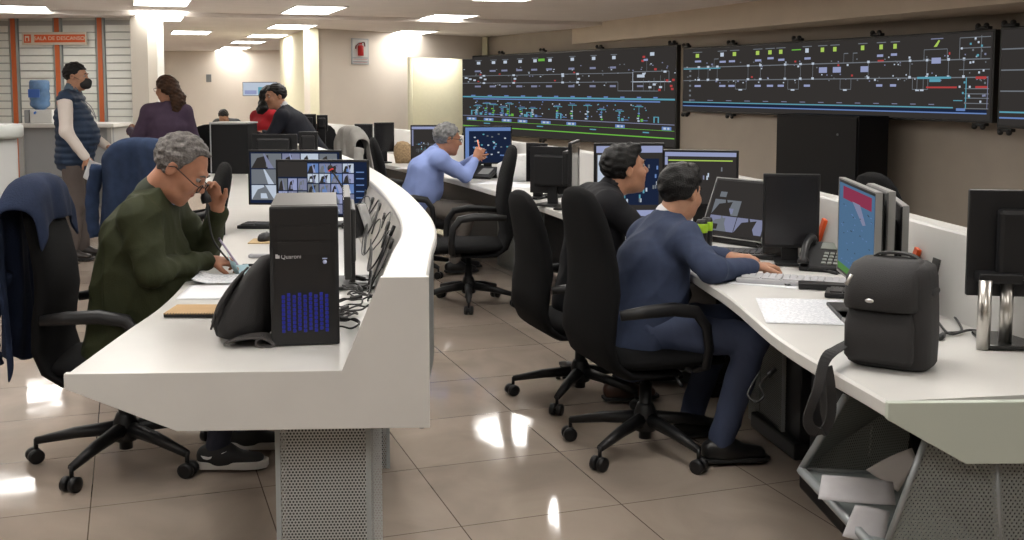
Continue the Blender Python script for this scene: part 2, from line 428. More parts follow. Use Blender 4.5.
# ------------------------------------------------------------------ office chairs (face +Y, stand on z = 0)
chair_pl = mat('chair_plastic', (.009, .009, .010), .45, spec=.35)
def superring(w, t, n=20, e=2.6):
    out = []
    for k in range(n):
        a = 2 * PI * k / n; c, s = math.cos(a), math.sin(a)
        out.append((w / 2 * math.copysign(abs(c) ** (2 / e), c), t / 2 * math.copysign(abs(s) ** (2 / e), s)))
    return out
def shell_path(mb, path, m=None):
    "path of (y, z, width, thickness); the section stays square to the path"
    rings = []
    for i, (y, z, w, t) in enumerate(path):
        a, b = path[max(i - 1, 0)], path[min(i + 1, len(path) - 1)]
        d = Vector((b[0] - a[0], b[1] - a[1])).normalized(); nn = Vector((-d.y, d.x))
        rings.append([(px, y + nn.x * py, z + nn.y * py) for px, py in superring(w, t)])
    mb.loft(rings, m); return mb
def make_chair(label, group=None, top=1.10):
    t = thing('office_chair', (0, 0, 0), 0, label, 'chair', group)
    q = MB()
    q.lathe([(.0, .085), (.045, .085), (.05, .10), (.05, .15), (.036, .19), (.03, .20), (.0, .20)], seg=16)
    hub = q.build('base_hub', chair_pl, t)
    for k in range(5):
        a = 2 * PI * k / 5 + .55; c, s = math.cos(a), math.sin(a)
        q = MB(); q.tube([(c * .03, s * .03, .135), (c * .18, s * .18, .118), (c * .325, s * .325, .088)], [.030, .024, .015], seg=8)
        q.tube([(c * .325, s * .325, .095), (c * .325, s * .325, .045)], .008, seg=8)
        leg = q.build('base_leg', chair_pl, t)
        q = MB(); ax = Vector((-s, c, 0)) ; ax = (ax + Vector((c, s, 0)) * random.uniform(-.8, .8)).normalized(); p = Vector((c * .33, s * .33, .0285))
        for o in (-.017, .017):
            p1 = p + ax * (o - .010); p2 = p + ax * (o + .010)
            q.tube([p1 - ax * .001, p1, p2, p2 + ax * .001], [.018, .0285, .0285, .018], seg=18)
        q.tube([p - ax * .012, p + ax * .012], .012, seg=10)
        q.build('caster', chair_pl, leg)
    q = MB(); q.lathe([(.0, .05), (.026, .05), (.026, .28), (.018, .28), (.018, .37), (.0, .37)], seg=16); q.build('gas_column', chair_pl, t)
    q = MB(); q.box((0, 0, .362), (.20, .26, .035), bev=.01); q.tube([(.08, .02, .36), (.20, .03, .355), (.25, .03, .33)], .007, seg=6); q.build('tilt_mechanism', chair_pl, t)
    # seat cushion, waterfall front
    q = MB()
    path = [(-.225, .425, .30, .03), (-.215, .422, .42, .07), (-.15, .42, .47, .085), (0, .418, .49, .09), (.13, .42, .49, .09), (.21, .412, .46, .085), (.25, .395, .40, .06), (.262, .385, .30, .02)]
    shell_path(q, path); q.build('seat', fabric_k, t)
    k = top / 1.10
    q = MB()
    path = [(.06, .363, .40, .02), (-.06, .362, .44, .035), (-.17, .372, .46, .05), (-.235, .42, .47, .06), (-.262, .50, .475, .075), (-.255, .60, .47, .085), (-.240, .70, .455, .09),
            (-.245, .80, .44, .085), (-.262, .90, .42, .08), (-.282, .98, .39, .075), (-.298, 1.04, .34, .065), (-.306, 1.08, .25, .05), (-.309, 1.098, .12, .03), (-.310, 1.102, .03, .01)]
    path = [(y, z if z < .5 else .5 + (z - .5) * (top - .5) / .6, w_, th) for y, z, w_, th in path]
    shell_path(q, path); q.build('backrest', fabric_k, t)
    for s in (-1, 1):
        q = MB()
        q.tube([(s * .20, .12, .375), (s * .262, .13, .40), (s * .275, .135, .47), (s * .27, .125, .56), (s * .268, .08, .622), (s * .266, -.02, .640), (s * .262, -.14, .636), (s * .245, -.235, .625)],
               [.018, .018, .017, .018, .021, .022, .020, .016], seg=10, flat=(1.25, .8))
        q.build('armrest', chair_pl, t)
    return t
# garment hung over a chair top: folded sheet with waves, in the chair's own frame
def garment(name, label, cat, m, loc, rz, w0, w1, front, back, ztop=1.12, y0=-.305, th=.012, waves=5, amp=.02, seed=1, sleeves=(), skew=0.):
    rnd = random.Random(seed); ph = [rnd.uniform(0, 6.28) for _ in range(8)]
    nu, nv = 34, 30; rows = []
    total = front + back
    for j in range(nv + 1):
        d = -front + total * j / nv            # signed distance from the crest
        row = []
        for i in range(nu + 1):
            u = i / nu * 2 - 1
            g = abs(d) / max(front, back); w = w0 + (w1 - w0) * g
            hem = 1 + .06 * math.sin(u * 4 + ph[0]) * g
            crest = ztop - .11 * abs(u) ** 3.2 - .02 * u * skew
            rr = .055
            dd = abs(d) * hem
            if dd < rr * 1.57: y = rr * math.sin(dd / rr); z = crest - rr * (1 - math.cos(dd / rr))
            else: y = rr + (dd - rr * 1.57) * .05; z = crest - rr - (dd - rr * 1.57)
            wv = amp * (g ** .7) * (math.sin(u * waves * 2 + ph[1] + d * 2) + .5 * math.sin(u * waves * 4.3 + ph[2] - d * 3))
            y += wv + .01
            y = y * (1 if d > 0 else -1)
            zc = max(0, (crest - z)) ; lean = .06 * min(zc, .6)
            x = u * w / 2 * (1 - .03 * math.sin(d * 9 + ph[3]))
            row.append((x, y0 - y + (lean if d < 0 else lean), z))
        rows.append(row)
    vs = [p for r in rows for p in r]; k = nu + 1
    fs = [(j * k + i, j * k + i + 1, (j + 1) * k + i + 1, (j + 1) * k + i) for j in range(nv) for i in range(nu)]
    q = MB(); q.add(vs, fs, None, True)
    root = q.build(name, m); root.location = loc; root.rotation_euler = (0, 0, rz); tag(root, label, cat)
    s = root.modifiers.new('cloth', 'SOLIDIFY'); s.thickness = th; s.offset = 1
    s = root.modifiers.new('smooth', 'SUBSURF'); s.levels = 1; s.render_levels = 1
    for pts, r in sleeves:
        q = MB(); P = [Vector(p) for p in catm3(pts, 5)]
        q.tube(P, [r * (1 - .25 * i / len(P)) * (1 + .08 * math.sin(i * 2.1)) for i in range(len(P))], seg=14, flat=(1.0, .55)); q.build('sleeve', m, root)
    return root
def catm3(P, n=6):
    P = [Vector(p) for p in P]; Q = [P[0] * 2 - P[1]] + P + [P[-1] * 2 - P[-2]]; out = []
    for i in range(1, len(Q) - 2):
        for k in range(n):
            t = k / n; a, b, c, d = Q[i - 1:i + 3]
            out.append(.5 * ((2 * b) + (c - a) * t + (2 * a - 5 * b + 4 * c - d) * t * t + (3 * b - a - 3 * c + d) * t ** 3))
    out.append(P[-1]); return out
def spin(o, deg, k=1.):
    for c in children(o):
        if c.name.startswith('base_leg'): c.rotation_euler.z = D(deg); c.scale = (k, k, 1)
CG = 'high-backed black office chairs'
D = math.radians
chair0 = make_chair('black office chair the man in the blue suit sits on')
chair0.location = (.55, 4.40, 0); chair0.rotation_euler = (0, 0, D(-70))
dup(chair0, (.33, 5.18, 0), D(-72), 'black high-backed chair behind the suited man, under the man in black').scale = (1, 1, .92)
dup(chair0, (-.30, 7.42, 0), D(97), 'empty black office chair standing in the aisle, facing left')
spin(dup(chair0, (-1.55, 4.27, 0), D(-84), 'black office chair of the man in glasses, a navy jacket over its back'), 21, 1.08)
dup(chair0, (-.80, 8.68, 0), D(-78), 'black chair under the grey-haired man in the light blue shirt')
dup(chair0, (-2.29, 7.4, 0), D(-25), 'black chair covered by the denim jacket, behind the man in glasses')
dup(chair0, (-1.79, 5.6, 0), D(112), 'black chair turned away from the left console beyond the man in glasses')
dup(chair0, (-1.22, 10.2, 0), D(-60), 'black chair with a light grey coat hanging over its back')
dup(chair0, (-2.15, 11.6, 0), D(170), 'black round-topped chair left of the two dark monitors')
dup(chair0, (-3.35, 12.0, 0), D(20), 'narrow black chair just right of the woman in purple')
dup(chair0, (1.97, 5.08, 0), D(-78), 'black chair behind the right console splashback, near the black cabinet')
navy = mat('navy_knit', (.014, .021, .045), .9, spec=.15, noise=.25, nscale=9, bump=.3, bscale=120)
denim = mat('denim', (.022, .036, .075), .9, spec=.15, noise=.2, nscale=14, bump=.35, bscale=300)
greyc = mat('grey_wool', (.26, .25, .235), .95, noise=.12, nscale=12, bump=.3, bscale=150)
spin(chair0, -19)
garment('jacket', 'dark navy jacket hung over the chair back at the left edge', 'jacket', navy, (-1.56, 4.28, 0), D(-84), .50, .50, .20, .72, ztop=1.15, seed=3, waves=3, amp=.025,
        sleeves=[([(.14, -.40, .80), (.12, -.46, .62), (.10, -.47, .50), (.08, -.46, .42)], .05)])
garment('denim_jacket', 'blue denim jacket draped over the chair behind the man in glasses', 'jacket', denim, (-2.29, 7.4, 0), D(-25), .60, .66, .25, .62, ztop=1.16, seed=5, waves=3, amp=.02,
        sleeves=[([(-.33, -.36, .98), (-.37, -.38, .80), (-.38, -.38, .62), (-.37, -.37, .50)], .06)])
garment('coat', 'light grey coat hung over a chair at the far desk', 'coat', greyc, (-1.22, 10.2, 0), D(-60), .50, .62, .40, .62, ztop=1.14, seed=8, waves=5, amp=.03,
        sleeves=[([(.26, -.33, .95), (.30, -.36, .8), (.31, -.36, .62), (.30, -.35, .50)], .05)])
# ------------------------------------------------------------------ screens and what they show (lit quads just over the glass)
sc_dark = mat('screen_glass', (.012, .012, .014), .18)
G_ = {'w': glow('lit_white', (.75, .85, 1), .75), 'b': glow('lit_blue', (.25, .42, .9), .6), 'c': glow('lit_cyan', (.20, .62, .80), .6), 'g': glow('lit_green', (.25, .75, .10), .65), 'y': glow('lit_lime', (.55, .8, .15), .8),
      'r': glow('lit_red', (.8, .10, .10), .6), 'd': glow('lit_grey', (.50, .55, .62), .35), 'k': glow('lit_dark', (.04, .036, .034), 1.), 'p': glow('lit_pale', (.45, .50, .80), .75), 'v': glow('lit_lilac', (.42, .45, .68), .55),
      'sky': glow('lit_sky', (.085, .17, .29), 1.), 'mag': glow('lit_magenta', (.27, .04, .085), 1.), 'grn': glow('lit_field', (.10, .24, .07), 1.), 'navy': glow('lit_navy', (.012, .02, .05), 1.), 'o': glow('lit_orange', (.75, .25, .08), .6)}
class Draw:
    "2-D drawing in metres from the screen's lower left; x right, y up; front faces -Y"
    def __init__(s, w, h, k='k', far=1., near=1.):
        s.mb = MB(); s.w, s.h, s.d = w, h, .0006; s.fm = lambda x: max(0., min(1., x)) * far / (near + max(0., min(1., x)) * (far - near)); s.rect(0, 0, w, h, k)
    def rect(s, x0, y0, x1, y1, k):
        d = -s.d; s.d += .00002; o = (s.w / 2)
        s.mb.add([(x0 - o, d, y0), (x1 - o, d, y0), (x1 - o, d, y1), (x0 - o, d, y1)], [(0, 1, 2, 3)], G_[k])
    def r(s, x, y, w, h, k): s.rect(s.fm(x) * s.w, y * s.h, s.fm(x + w) * s.w, (y + h) * s.h, k)       # fractions
    def hl(s, x0, x1, y, k, t=.004): s.rect(s.fm(x0) * s.w, y * s.h - t / 2, s.fm(x1) * s.w, y * s.h + t / 2, k)
    def vl(s, x, y0, y1, k, t=.004): s.rect(s.fm(x) * s.w - t / 2, y0 * s.h, s.fm(x) * s.w + t / 2, y1 * s.h, k)
    def poly(s, pts, k):
        d = -s.d; s.d += .00002; o = s.w / 2
        s.mb.add([(s.fm(x) * s.w - o, d, y * s.h) for x, y in pts], [tuple(range(len(pts)))], G_[k])
def schematic(D_, seed, bar=True):
    rnd = random.Random(seed)
    if bar: D_.r(.0, .92, 1, .07, 'p'); D_.r(0, .45, .05, .45, 'v')
    for _ in range(3):
        y = rnd.uniform(.3, .8); D_.hl(.12, .95, y, 'd', .003)
    for _ in range(22):
        x, y = rnd.uniform(.12, .9), rnd.uniform(.12, .8)
        if rnd.random() < .5: D_.r(x, y, .03, .03, rnd.choice('ccwbg'))
        else: D_.r(x, y, .008, rnd.uniform(.05, .16), rnd.choice('cwd'))
def cctv(D_, cols, rows, x0, x1, y0, y1, seed, tones='dwvbp'):
    rnd = random.Random(seed); cw, ch = (x1 - x0) / cols, (y1 - y0) / rows
    for i in range(cols):
        for j in range(rows):
            a, b = x0 + i * cw + .006, y0 + j * ch + .01; w_, h_ = cw - .012, ch - .02
            D_.r(a, b, w_, h_, rnd.choice(tones)); D_.poly([(a, b), (a + w_ * .6, b), (a + w_ * rnd.uniform(.3, .8), b + h_ * .9), (a + w_ * .2, b + h_ * .7)], rnd.choice('kkd'))
            D_.r(a + w_ * rnd.uniform(.1, .6), b + h_ * .1, w_ * .25, h_ * .35, rnd.choice(tones + 'k'))
            D_.poly([(a + w_ * .55, b), (a + w_ * .75, b), (a + w_ * .45, b + h_), (a + w_ * .4, b + h_)], rnd.choice(tones))
monitor_bk = mat('monitor_black', (.009, .009, .010), .42, spec=.3)
def monitor(label, loc, rz, w, h, zb, draw=None, tilt=0., stand='plate', group=None, case=None, deep=.045, silver=False, name='monitor'):
    "front faces -Y; zb = height of the panel's lower edge over the foot"
    case = case or monitor_bk
    t = thing(name, loc, rz, label, 'monitor', group)
    M = T(0, 0, zb) @ rot('X', -tilt)
    q = MB(); q.box((0, .012, h / 2), (w, .024, h), bev=.004, M=M); q.box((0, .024 + deep / 2 - .002, h / 2), (w * .72, deep, h * .66), bev=.014, M=M)
    cs = q.build('case', case, t)
    if silver:
        q = MB()
        for s in (-1, 1): q.box((s * (w / 2 - .001), .008, h / 2), (.005, .020, h + .004), M=M)
        q.box((0, .008, h), (w, .020, .005), M=M); q.box((0, .008, 0), (w, .020, .005), M=M); q.build('silver_rim', mat('silver_plastic', (.26, .26, .255), .35, metal=.3), cs)
    b = .012
    if draw is None:
        q = MB(); q.box((0, -.0008, h / 2), (w - 2 * b, .002, h - 2 * b), M=M); q.build('display', sc_dark, t)
    else:
        D_ = Draw(w - 2 * b, h - 2 * b, 'k'); draw(D_)
        o = D_.mb.build('display', None, t); o.matrix_local = M @ T(0, -.0005, b)
    if stand == 'plate':
        q = MB(); q.box((0, .03, zb / 2 + .03), (.07, .022, zb + .12), bev=.006); q.build('stand', case, t)
        q = MB(); q.box((0, .03, .007), (min(.26, w * .55), .19, .012), bev=.005); q.build('foot', case, t)
    elif stand == 'post':
        q = MB(); q.lathe([(0, .01), (.019, .01), (.019, zb + .06), (0, zb + .06)], M=T(0, .085, 0)); q.build('post', steel, t)
        q = MB(); q.box((0, .06, .009), (.30, .24, .014), bev=.012); q.build('foot', case, t)
        q = MB(); q.box((0, .065, zb + .05), (.10, .05, .10), bev=.008); q.build('mount', case, t)
    elif stand == 'low':
        q = MB(); q.box((0, .05, .02), (w * .8, .10, .04), bev=.01); q.build('foot', case, t)
    return t
TOP = .7425
def keyboard(label, loc, rz, w=.44, d=.14, m=None, km=None):
    m = m or black_pl; km = km or mat('key_black', (.02, .02, .022), .5)
    t = thing('keyboard', loc, rz, label, 'keyboard')
    q = MB(); q.box((0, 0, .009), (w, d, .018), bev=.004); q.build('body', m, t)
    q = MB()
    for r in range(5):
        n = 15 if r else 5
        for i in range(n):
            if r: q.box((-w / 2 + .015 + (i + .5) * (w - .03) / n, -d / 2 + .018 + (r) * (d - .03) / 4.6, .021), ((w - .03) / n * .86, (d - .03) / 5 * .84, .007))
            else: q.box((-w / 2 + .015 + (i + .5) * (w - .03) / n, -d / 2 + .018, .021), ((w - .03) / n * .9, (d - .03) / 5 * .84, .007))
    q.build('keys', km, t)
    return t
def sheet(name, label, cat, loc, rz, w, h, m, curl=0., lines=0, z=.0012, group=None):
    q = MB(); nu, nv = 10, 8; vs = []
    for j in range(nv + 1):
        for i in range(nu + 1):
            u, v = i / nu, j / nv
            vs.append(((u - .5) * w, (v - .5) * h, z + curl * (max(0, .35 - u) ** 2 * 4 + max(0, v - .7) ** 2 * 3)))
    k = nu + 1
    q.add(vs, [(j * k + i, j * k + i + 1, (j + 1) * k + i + 1, (j + 1) * k + i) for j in range(nv) for i in range(nu)], None, True)
    o = q.build(name, m); o.location = loc; o.rotation_euler = (0, 0, rz); tag(o, label, cat, group)
    s = o.modifiers.new('s', 'SOLIDIFY'); s.thickness = .0008; s.offset = -1
    return o
paper_w = mat('paper', (.66, .67, .70), .7)
def printed(name, seed=0, sc=110):
    m = bpy.data.materials.new(name); m.use_nodes = True; nt = m.node_tree; b = nt.nodes['Principled BSDF']; b.inputs['Roughness'].default_value = .7
    tc = nt.nodes.new('ShaderNodeTexCoord'); wv = nt.nodes.new('ShaderNodeTexWave'); wv.bands_direction = 'Y'; wv.inputs['Scale'].default_value = sc / 3.14; wv.inputs['Distortion'].default_value = 0
    n = nt.nodes.new('ShaderNodeTexNoise'); n.inputs['Scale'].default_value = 90 + seed
    mm = nt.nodes.new('ShaderNodeMath'); mm.operation = 'MULTIPLY'
    nt.links.new(tc.outputs['Object'], wv.inputs[0]); nt.links.new(tc.outputs['Object'], n.inputs['Vector'])
    nt.links.new(wv.outputs['Fac'], mm.inputs[0]); nt.links.new(n.outputs['Fac'], mm.inputs[1])
    cr = nt.nodes.new('ShaderNodeValToRGB'); cr.color_ramp.elements[0].position = .40; cr.color_ramp.elements[0].color = (.68, .69, .72, 1); cr.color_ramp.elements[1].position = .48; cr.color_ramp.elements[1].color = (.36, .38, .43, 1)
    nt.links.new(mm.outputs[0], cr.inputs[0]); nt.links.new(cr.outputs[0], b.inputs['Base Color'])
    return m
paper_p = printed('printed_paper')
kraft = mat('kraft_card', (.42, .27, .13), .7, noise=.05)

# ---- left console, near end
t = thing('computer_tower', (0, 0, 0), 0, 'black computer tower with blue front grille at the near end of the left console', 'computer')
cx = ay(306, 348, 3.13).x; Mx = T(cx, 3.13, TOP) @ rot('Z', D(9.5))
W_, H_, D_p = .196, .408, .40
q = MB(); q.box((0, D_p / 2 + .012, H_ / 2 + .004), (W_ - .006, D_p - .02, H_ - .006), mat('tower_side', (.075, .07, .07), .42, metal=.2), bev=.003, M=Mx)
q.build('case', None, t)
q = MB(); q.box((0, .008, H_ / 2), (W_, .03, H_), bev=.006, M=Mx); fr = q.build('front_panel', mat('tower_front', (.008, .008, .009), .4), t)
q = MB(); q.box((0, -.0085, .332), (.150, .002, .042), M=Mx); q.box((0, -.0085, .286), (.150, .002, .038), M=Mx)
q.build('drive_bay', mat('bay_black', (.013, .013, .014), .3), fr)
q = MB()
for r in range(9):
    for i in range(9):
        zz = .045 + r * .0125; xx = -.062 + i * .0155
        q.box((xx, -.0088, zz + (.006 if i % 2 else 0)), (.009, .003, .0105), bev=.002, M=Mx)
q.build('front_grille', mat('blue_grille', (.008, .012, .16), .35, emis=(.01, .02, .35), estr=.25), fr)
q = MB()
for s in (-1, 1): q.prism([(s * .098, .30), (s * .088, .28), (s * .088, .12), (s * .098, .10)], .0, .004, M=Mx @ T(0, -.009, 0) @ rot('X', PI / 2))
q.build('side_groove', black_mt, fr)
q = MB(); q.lathe([(0, 0), (.006, 0), (.006, .003), (0, .003)], M=Mx @ T(.058, -.008, .245) @ rot('X', PI / 2), seg=12)
q.box((.058, -.009, .255), (.014, .002, .003), M=Mx); q.build('power_button', mat('button_blue_white', (.35, .4, .6), .3), fr)
def text(s, size, m, M, parent=None, name='lettering', ext=.0004, align='CENTER', sx=1.):
    cu = bpy.data.curves.new(name, 'FONT'); cu.body = s; cu.size = size; cu.extrude = ext; cu.align_x = align; cu.align_y = 'CENTER'
    o = bpy.data.objects.new(name, cu); COL.objects.link(o)
    dg = bpy.context.evaluated_depsgraph_get(); me = bpy.data.meshes.new_from_object(o.evaluated_get(dg)); bpy.data.objects.remove(o)
    me.transform(M @ Matrix.Diagonal((sx, 1, 1, 1))); me.materials.clear(); me.materials.append(m)
    return link(name, me, parent)
XZ = rot('X', PI / 2)
logo = mat('logo_grey', (.45, .45, .47), .5)
text('Quaroni', .017, logo, Mx @ T(-.038, -.0085, .262) @ XZ, fr)
q = MB(); q.box((-.076, -.0088, .264), (.012, .001, .012), logo, M=Mx); q.build('logo_mark', None, fr)
t['label'] = 'black computer tower with blue front grille at the near end of the left console'

# ---- CCTV monitors on the left console
def draw_a(D_):
    D_.r(0, 0, 1, 1, 'navy'); cctv(D_, 1, 3, .01, .36, .05, .98, 4, 'dwvpd'); cctv(D_, 3, 3, .36, .98, .05, .98, 5)
def draw_b(D_):
    D_.r(0, 0, 1, 1, 'navy'); D_.r(.0, .72, .33, .28, 'k'); cctv(D_, 3, 3, .0, .33, -.02, .70, 11, 'vpvdv'); cctv(D_, 4, 5, .33, .86, .02, .98, 12, 'vwpvbd'); D_.r(.87, .0, .12, .98, 'navy')
    for k in range(6): D_.r(.88, .2 + k * .12, .09, .02, 'b')
monitor('monitor with camera views, the rear one of the pair beyond the computer tower', (-1.25, 6.25, TOP), D(-3), .545, .318, .075, draw_a)
monitor('monitor with a grid of camera views directly behind the computer tower', (-1.03, 5.90, TOP), D(-2), .51, .315, .045, draw_b)
monitor('monitor seen edge-on between the computer tower and the cable tangle', (-.64, 4.12, TOP), D(-81), .50, .30, .06, None, case=mat('monitor_dark', (.03, .03, .03), .4), deep=.02)
def obj1(mb, name, m, label, cat, loc=(0, 0, 0), rz=0, group=None, **k):
    o = mb.build(name, m, None, **k); o.location = loc; o.rotation_euler = (0, 0, rz); return tag(o, label, cat, group)
def cable(label, pts, r=.0035, m=None, name='cable', group=None, plug=True):
    P = catm3(pts, 6); q = MB(); q.tube(P, r, seg=6); o = q.build(name, m or cable_m); tag(o, label, 'cable', group)
    if plug:
        d = (P[-1] - P[-2]).normalized(); q = MB(); q.tube([P[-1] - d * .012, P[-1] + d * .03], r * 2.3, seg=8); q.build('plug', m or cable_m, o)
    return o
# ---- things on the left console
# laptop bag slumped against the tower
bag_k = mat('bag_nylon', (.020, .019, .020), .8, bump=.35, bscale=500)
strap_g = mat('strap_grey', (.060, .055, .055), .8, bump=.3, bscale=600)
def squash_loft(st, m=None, e=2.4, n=22):
    "stations of (centre, width vec, depth vec)"
    q = MB(); rings = []
    for c, a, b in st:
        c, a, b = Vector(c), Vector(a), Vector(b); rings.append([tuple(c + a * px + b * py) for px, py in superring(2, 2, n, e)])
    q.loft(rings, m); return q
b0_ = az(236, 343, TOP); bt = thing('backpack', (b0_.x, b0_.y + .06, TOP), D(4), 'slumped black backpack leaning against the left side of the computer tower', 'backpack')
bt.scale = (.96, 1, .90); bt.location.x += .012
q = squash_loft([((-.0, .02, .004), (.055, 0, 0), (0, .07, 0)), ((-.005, .02, .02), (.085, 0, .0), (0, .105, 0)), ((-.004, .02, .07), (.092, 0, .012), (0, .12, 0)), ((.012, .02, .13), (.080, 0, .016), (0, .12, 0)),
                 ((.034, .02, .19), (.060, 0, .012), (0, .11, 0)), ((.054, .02, .24), (.040, 0, .008), (0, .09, 0)), ((.066, .02, .268), (.022, 0, .002), (0, .06, 0)), ((.070, .02, .275), (.006, 0, 0), (0, .02, 0))])
q.build('bag_body', bag_k, bt)
q = squash_loft([((-.066, .0, .03), (.018, 0, .006), (0, .06, 0)), ((-.070, .0, .08), (.026, 0, .012), (0, .085, 0)), ((-.050, .0, .14), (.022, 0, .012), (0, .08, 0)), ((-.018, .0, .20), (.014, 0, .008), (0, .06, 0)), ((-.002, .0, .225), (.005, 0, 0), (0, .02, 0))])
q.build('front_pocket', bag_k, bt)
q = MB(); q.tube(catm3([(-.088, -.072, .05), (-.062, -.098, .13), (-.02, -.085, .20), (.025, -.06, .25)], 5), .004, seg=6); q.build('zipper', mat('zip_dark', (.04, .04, .04), .4), bt)
def band(pts, w, th, m=None, axis=(0, 1, 0)):
    "flat strap: width runs along axis"
    P = catm3(pts, 6); A = Vector(axis); rings = []
    for i, p in enumerate(P):
        t = (P[min(i + 1, len(P) - 1)] - P[max(i - 1, 0)]).normalized(); n = t.cross(A)
        n = n.normalized() if n.length > 1e-4 else Vector((0, 0, 1)); a = n.cross(t).normalized()
        rings.append([p + a * w / 2 + n * th / 2, p - a * w / 2 + n * th / 2, p - a * w / 2 - n * th / 2, p + a * w / 2 - n * th / 2])
    q = MB(); q.loft([[tuple(v) for v in r] for r in rings], m, smooth=False); return q
q = band([(-.035, -.085, .012), (0, -.105, .028), (.045, -.105, .034), (.085, -.10, .030), (.110, -.10, .010), (.095, -.10, .003), (.065, -.10, .006), (.060, -.10, .022), (.078, -.10, .036)], .046, .006, axis=(.25, 1, .1))
q.build('shoulder_strap', strap_g, bt, bev=.001)
# notebook and papers
p = az(192, 317.5, TOP)
t = thing('notebook', (p.x, p.y + .075, TOP), D(0), 'tan kraft-covered notebook with black edge lying left of the backpack', 'notebook')
q = MB(); q.box((.0, .0, .006), (.185, .15, .010), mat('page_block', (.02, .02, .02), .7)); q.build('page_block', None, t)
q = MB(); q.box((.0, .0, .012), (.187, .152, .003)); q.build('cover', kraft, t)
q = MB()
for i in range(20): q.tube([(-.088 + i * .0092, -.078, .002), (-.088 + i * .0092, -.081, .008), (-.088 + i * .0092, -.074, .0145)], .0014, seg=5)
q.build('spiral_binding', black_mt, t)
p = az(212, 292, TOP); sheet('paper_sheet', 'blank white sheet lying between the kraft notebook and the writing hand', 'paper', (p.x - .01, p.y, TOP), D(6), .19, .27, paper_w)
p = az(222, 281, TOP); sheet('paper_sheet', 'curled form with faint lines under the writing hand', 'paper', (p.x, p.y, TOP + .003), D(4), .20, .15, printed('form', 3, 60), curl=.035)
p = az(247, 275, TOP); sheet('cloth', 'pale blue wipe beside the backpack and the writing hand', 'cloth', (p.x - .02, p.y, TOP + .002), D(40), .09, .07, mat('wipe_blue', (.38, .55, .62), .8), curl=.12)
p = az(257, 257.5, TOP); q = MB(); q.box((0, 0, .008), (.19, .035, .014), bev=.004); q.box((-.085, -.002, .0155), (.01, .02, .002), mat('grey_key', (.3, .3, .32), .5)); obj1(q, 'stapler', black_pl, 'slim black device lying left of the computer tower, nearest of the two', 'office device', (p.x + .06, p.y, TOP), D(2))
p = az(250, 266.5, TOP); q = MB(); q.tube([(-.06, 0, .006), (.06, .01, .006), (.075, .012, .006)], [.006, .006, .002], seg=8); obj1(q, 'marker_pen', black_pl, 'black marker lying by the fingers of the writing hand', 'pen', (p.x + .03, p.y, TOP), D(5))
p = az(260, 243.5, TOP); q = MB(); q.box((0, 0, .003), (.24, .16, .005)); obj1(q, 'mouse_pad', mat('kraft_light', (.50, .37, .20), .7), 'tan envelope under the black computer mouse, left of the tower', 'envelope', (p.x + .06, p.y + .07, TOP), D(3))
def mouse(label, loc, rz):
    t = thing('computer_mouse', loc, rz, label, 'mouse')
    q = MB(); q.loft([[(x * s_, y * .055 + .0, zz) for x, y in superring(1, 2, 18, 2.2)] for s_, zz in []] or [[(px * w_, py * l_ , z_) for px, py in superring(1, 1, 18, 2.3)] for w_, l_, z_ in [(.058, .10, 0), (.062, .105, .008), (.060, .10, .020), (.050, .082, .030), (.028, .05, .036), (.004, .01, .038)]])
    b = q.build('body', black_pl, t); q = MB(); q.tube([(-.003, .028, .034), (.003, .028, .034)], .006, seg=10); q.build('wheel', grey_mt, b); return t
p = az(264, 241, TOP + .005); mouse('black computer mouse on the tan envelope', (p.x, p.y + .02, TOP + .006), D(-8))
p = az(258, 229, TOP); keyboard('black keyboard in front of the camera-view monitors', (p.x + .10, p.y + .07, TOP), D(-4), .42, .15)
# gooseneck microphone with red cap
p = az(352, 228, TOP); t = thing('microphone', (p.x, p.y, TOP), 0, 'gooseneck desk microphone with red-ringed tip, in front of the camera-view monitors', 'microphone')
q = MB(); q.box((0, 0, .018), (.10, .12, .034), bev=.012); q.build('base', black_pl, t)
P = catm3([(0, 0, .03), (-.01, .02, .12), (-.06, .05, .22), (-.115, .08, .30)], 5); q = MB(); q.tube(P, .005, seg=8); q.build('gooseneck', black_pl, t)
q = MB(); q.ball((-.125, .083, .315), (.016, .016, .019)); q.build('tip', black_mt, t)
q = MB(); q.tube([(-.120, .081, .303), (-.1235, .082, .309)], .015, seg=14); q.build('ring', mat('mic_red', (.45, .03, .03), .4, emis=(.6, .02, .02), estr=.4), t)
# small phone box on the back panel
p = az(366, 213, .90); t = thing('desk_phone', (p.x - .03, p.y, .815), D(60), 'small black and silver handset cradle against the back panel right of the microphone', 'phone')
q = MB(); q.box((0, 0, .05), (.12, .05, .16), bev=.01, R=rot('X', D(-22)).to_3x3()); q.build('cradle', black_pl, t)
q = MB(); q.box((0, -.042, .05), (.05, .02, .17), bev=.008, R=rot('X', D(-22)).to_3x3()); q.build('handset', mat('silver_grey', (.35, .35, .35), .35), t)
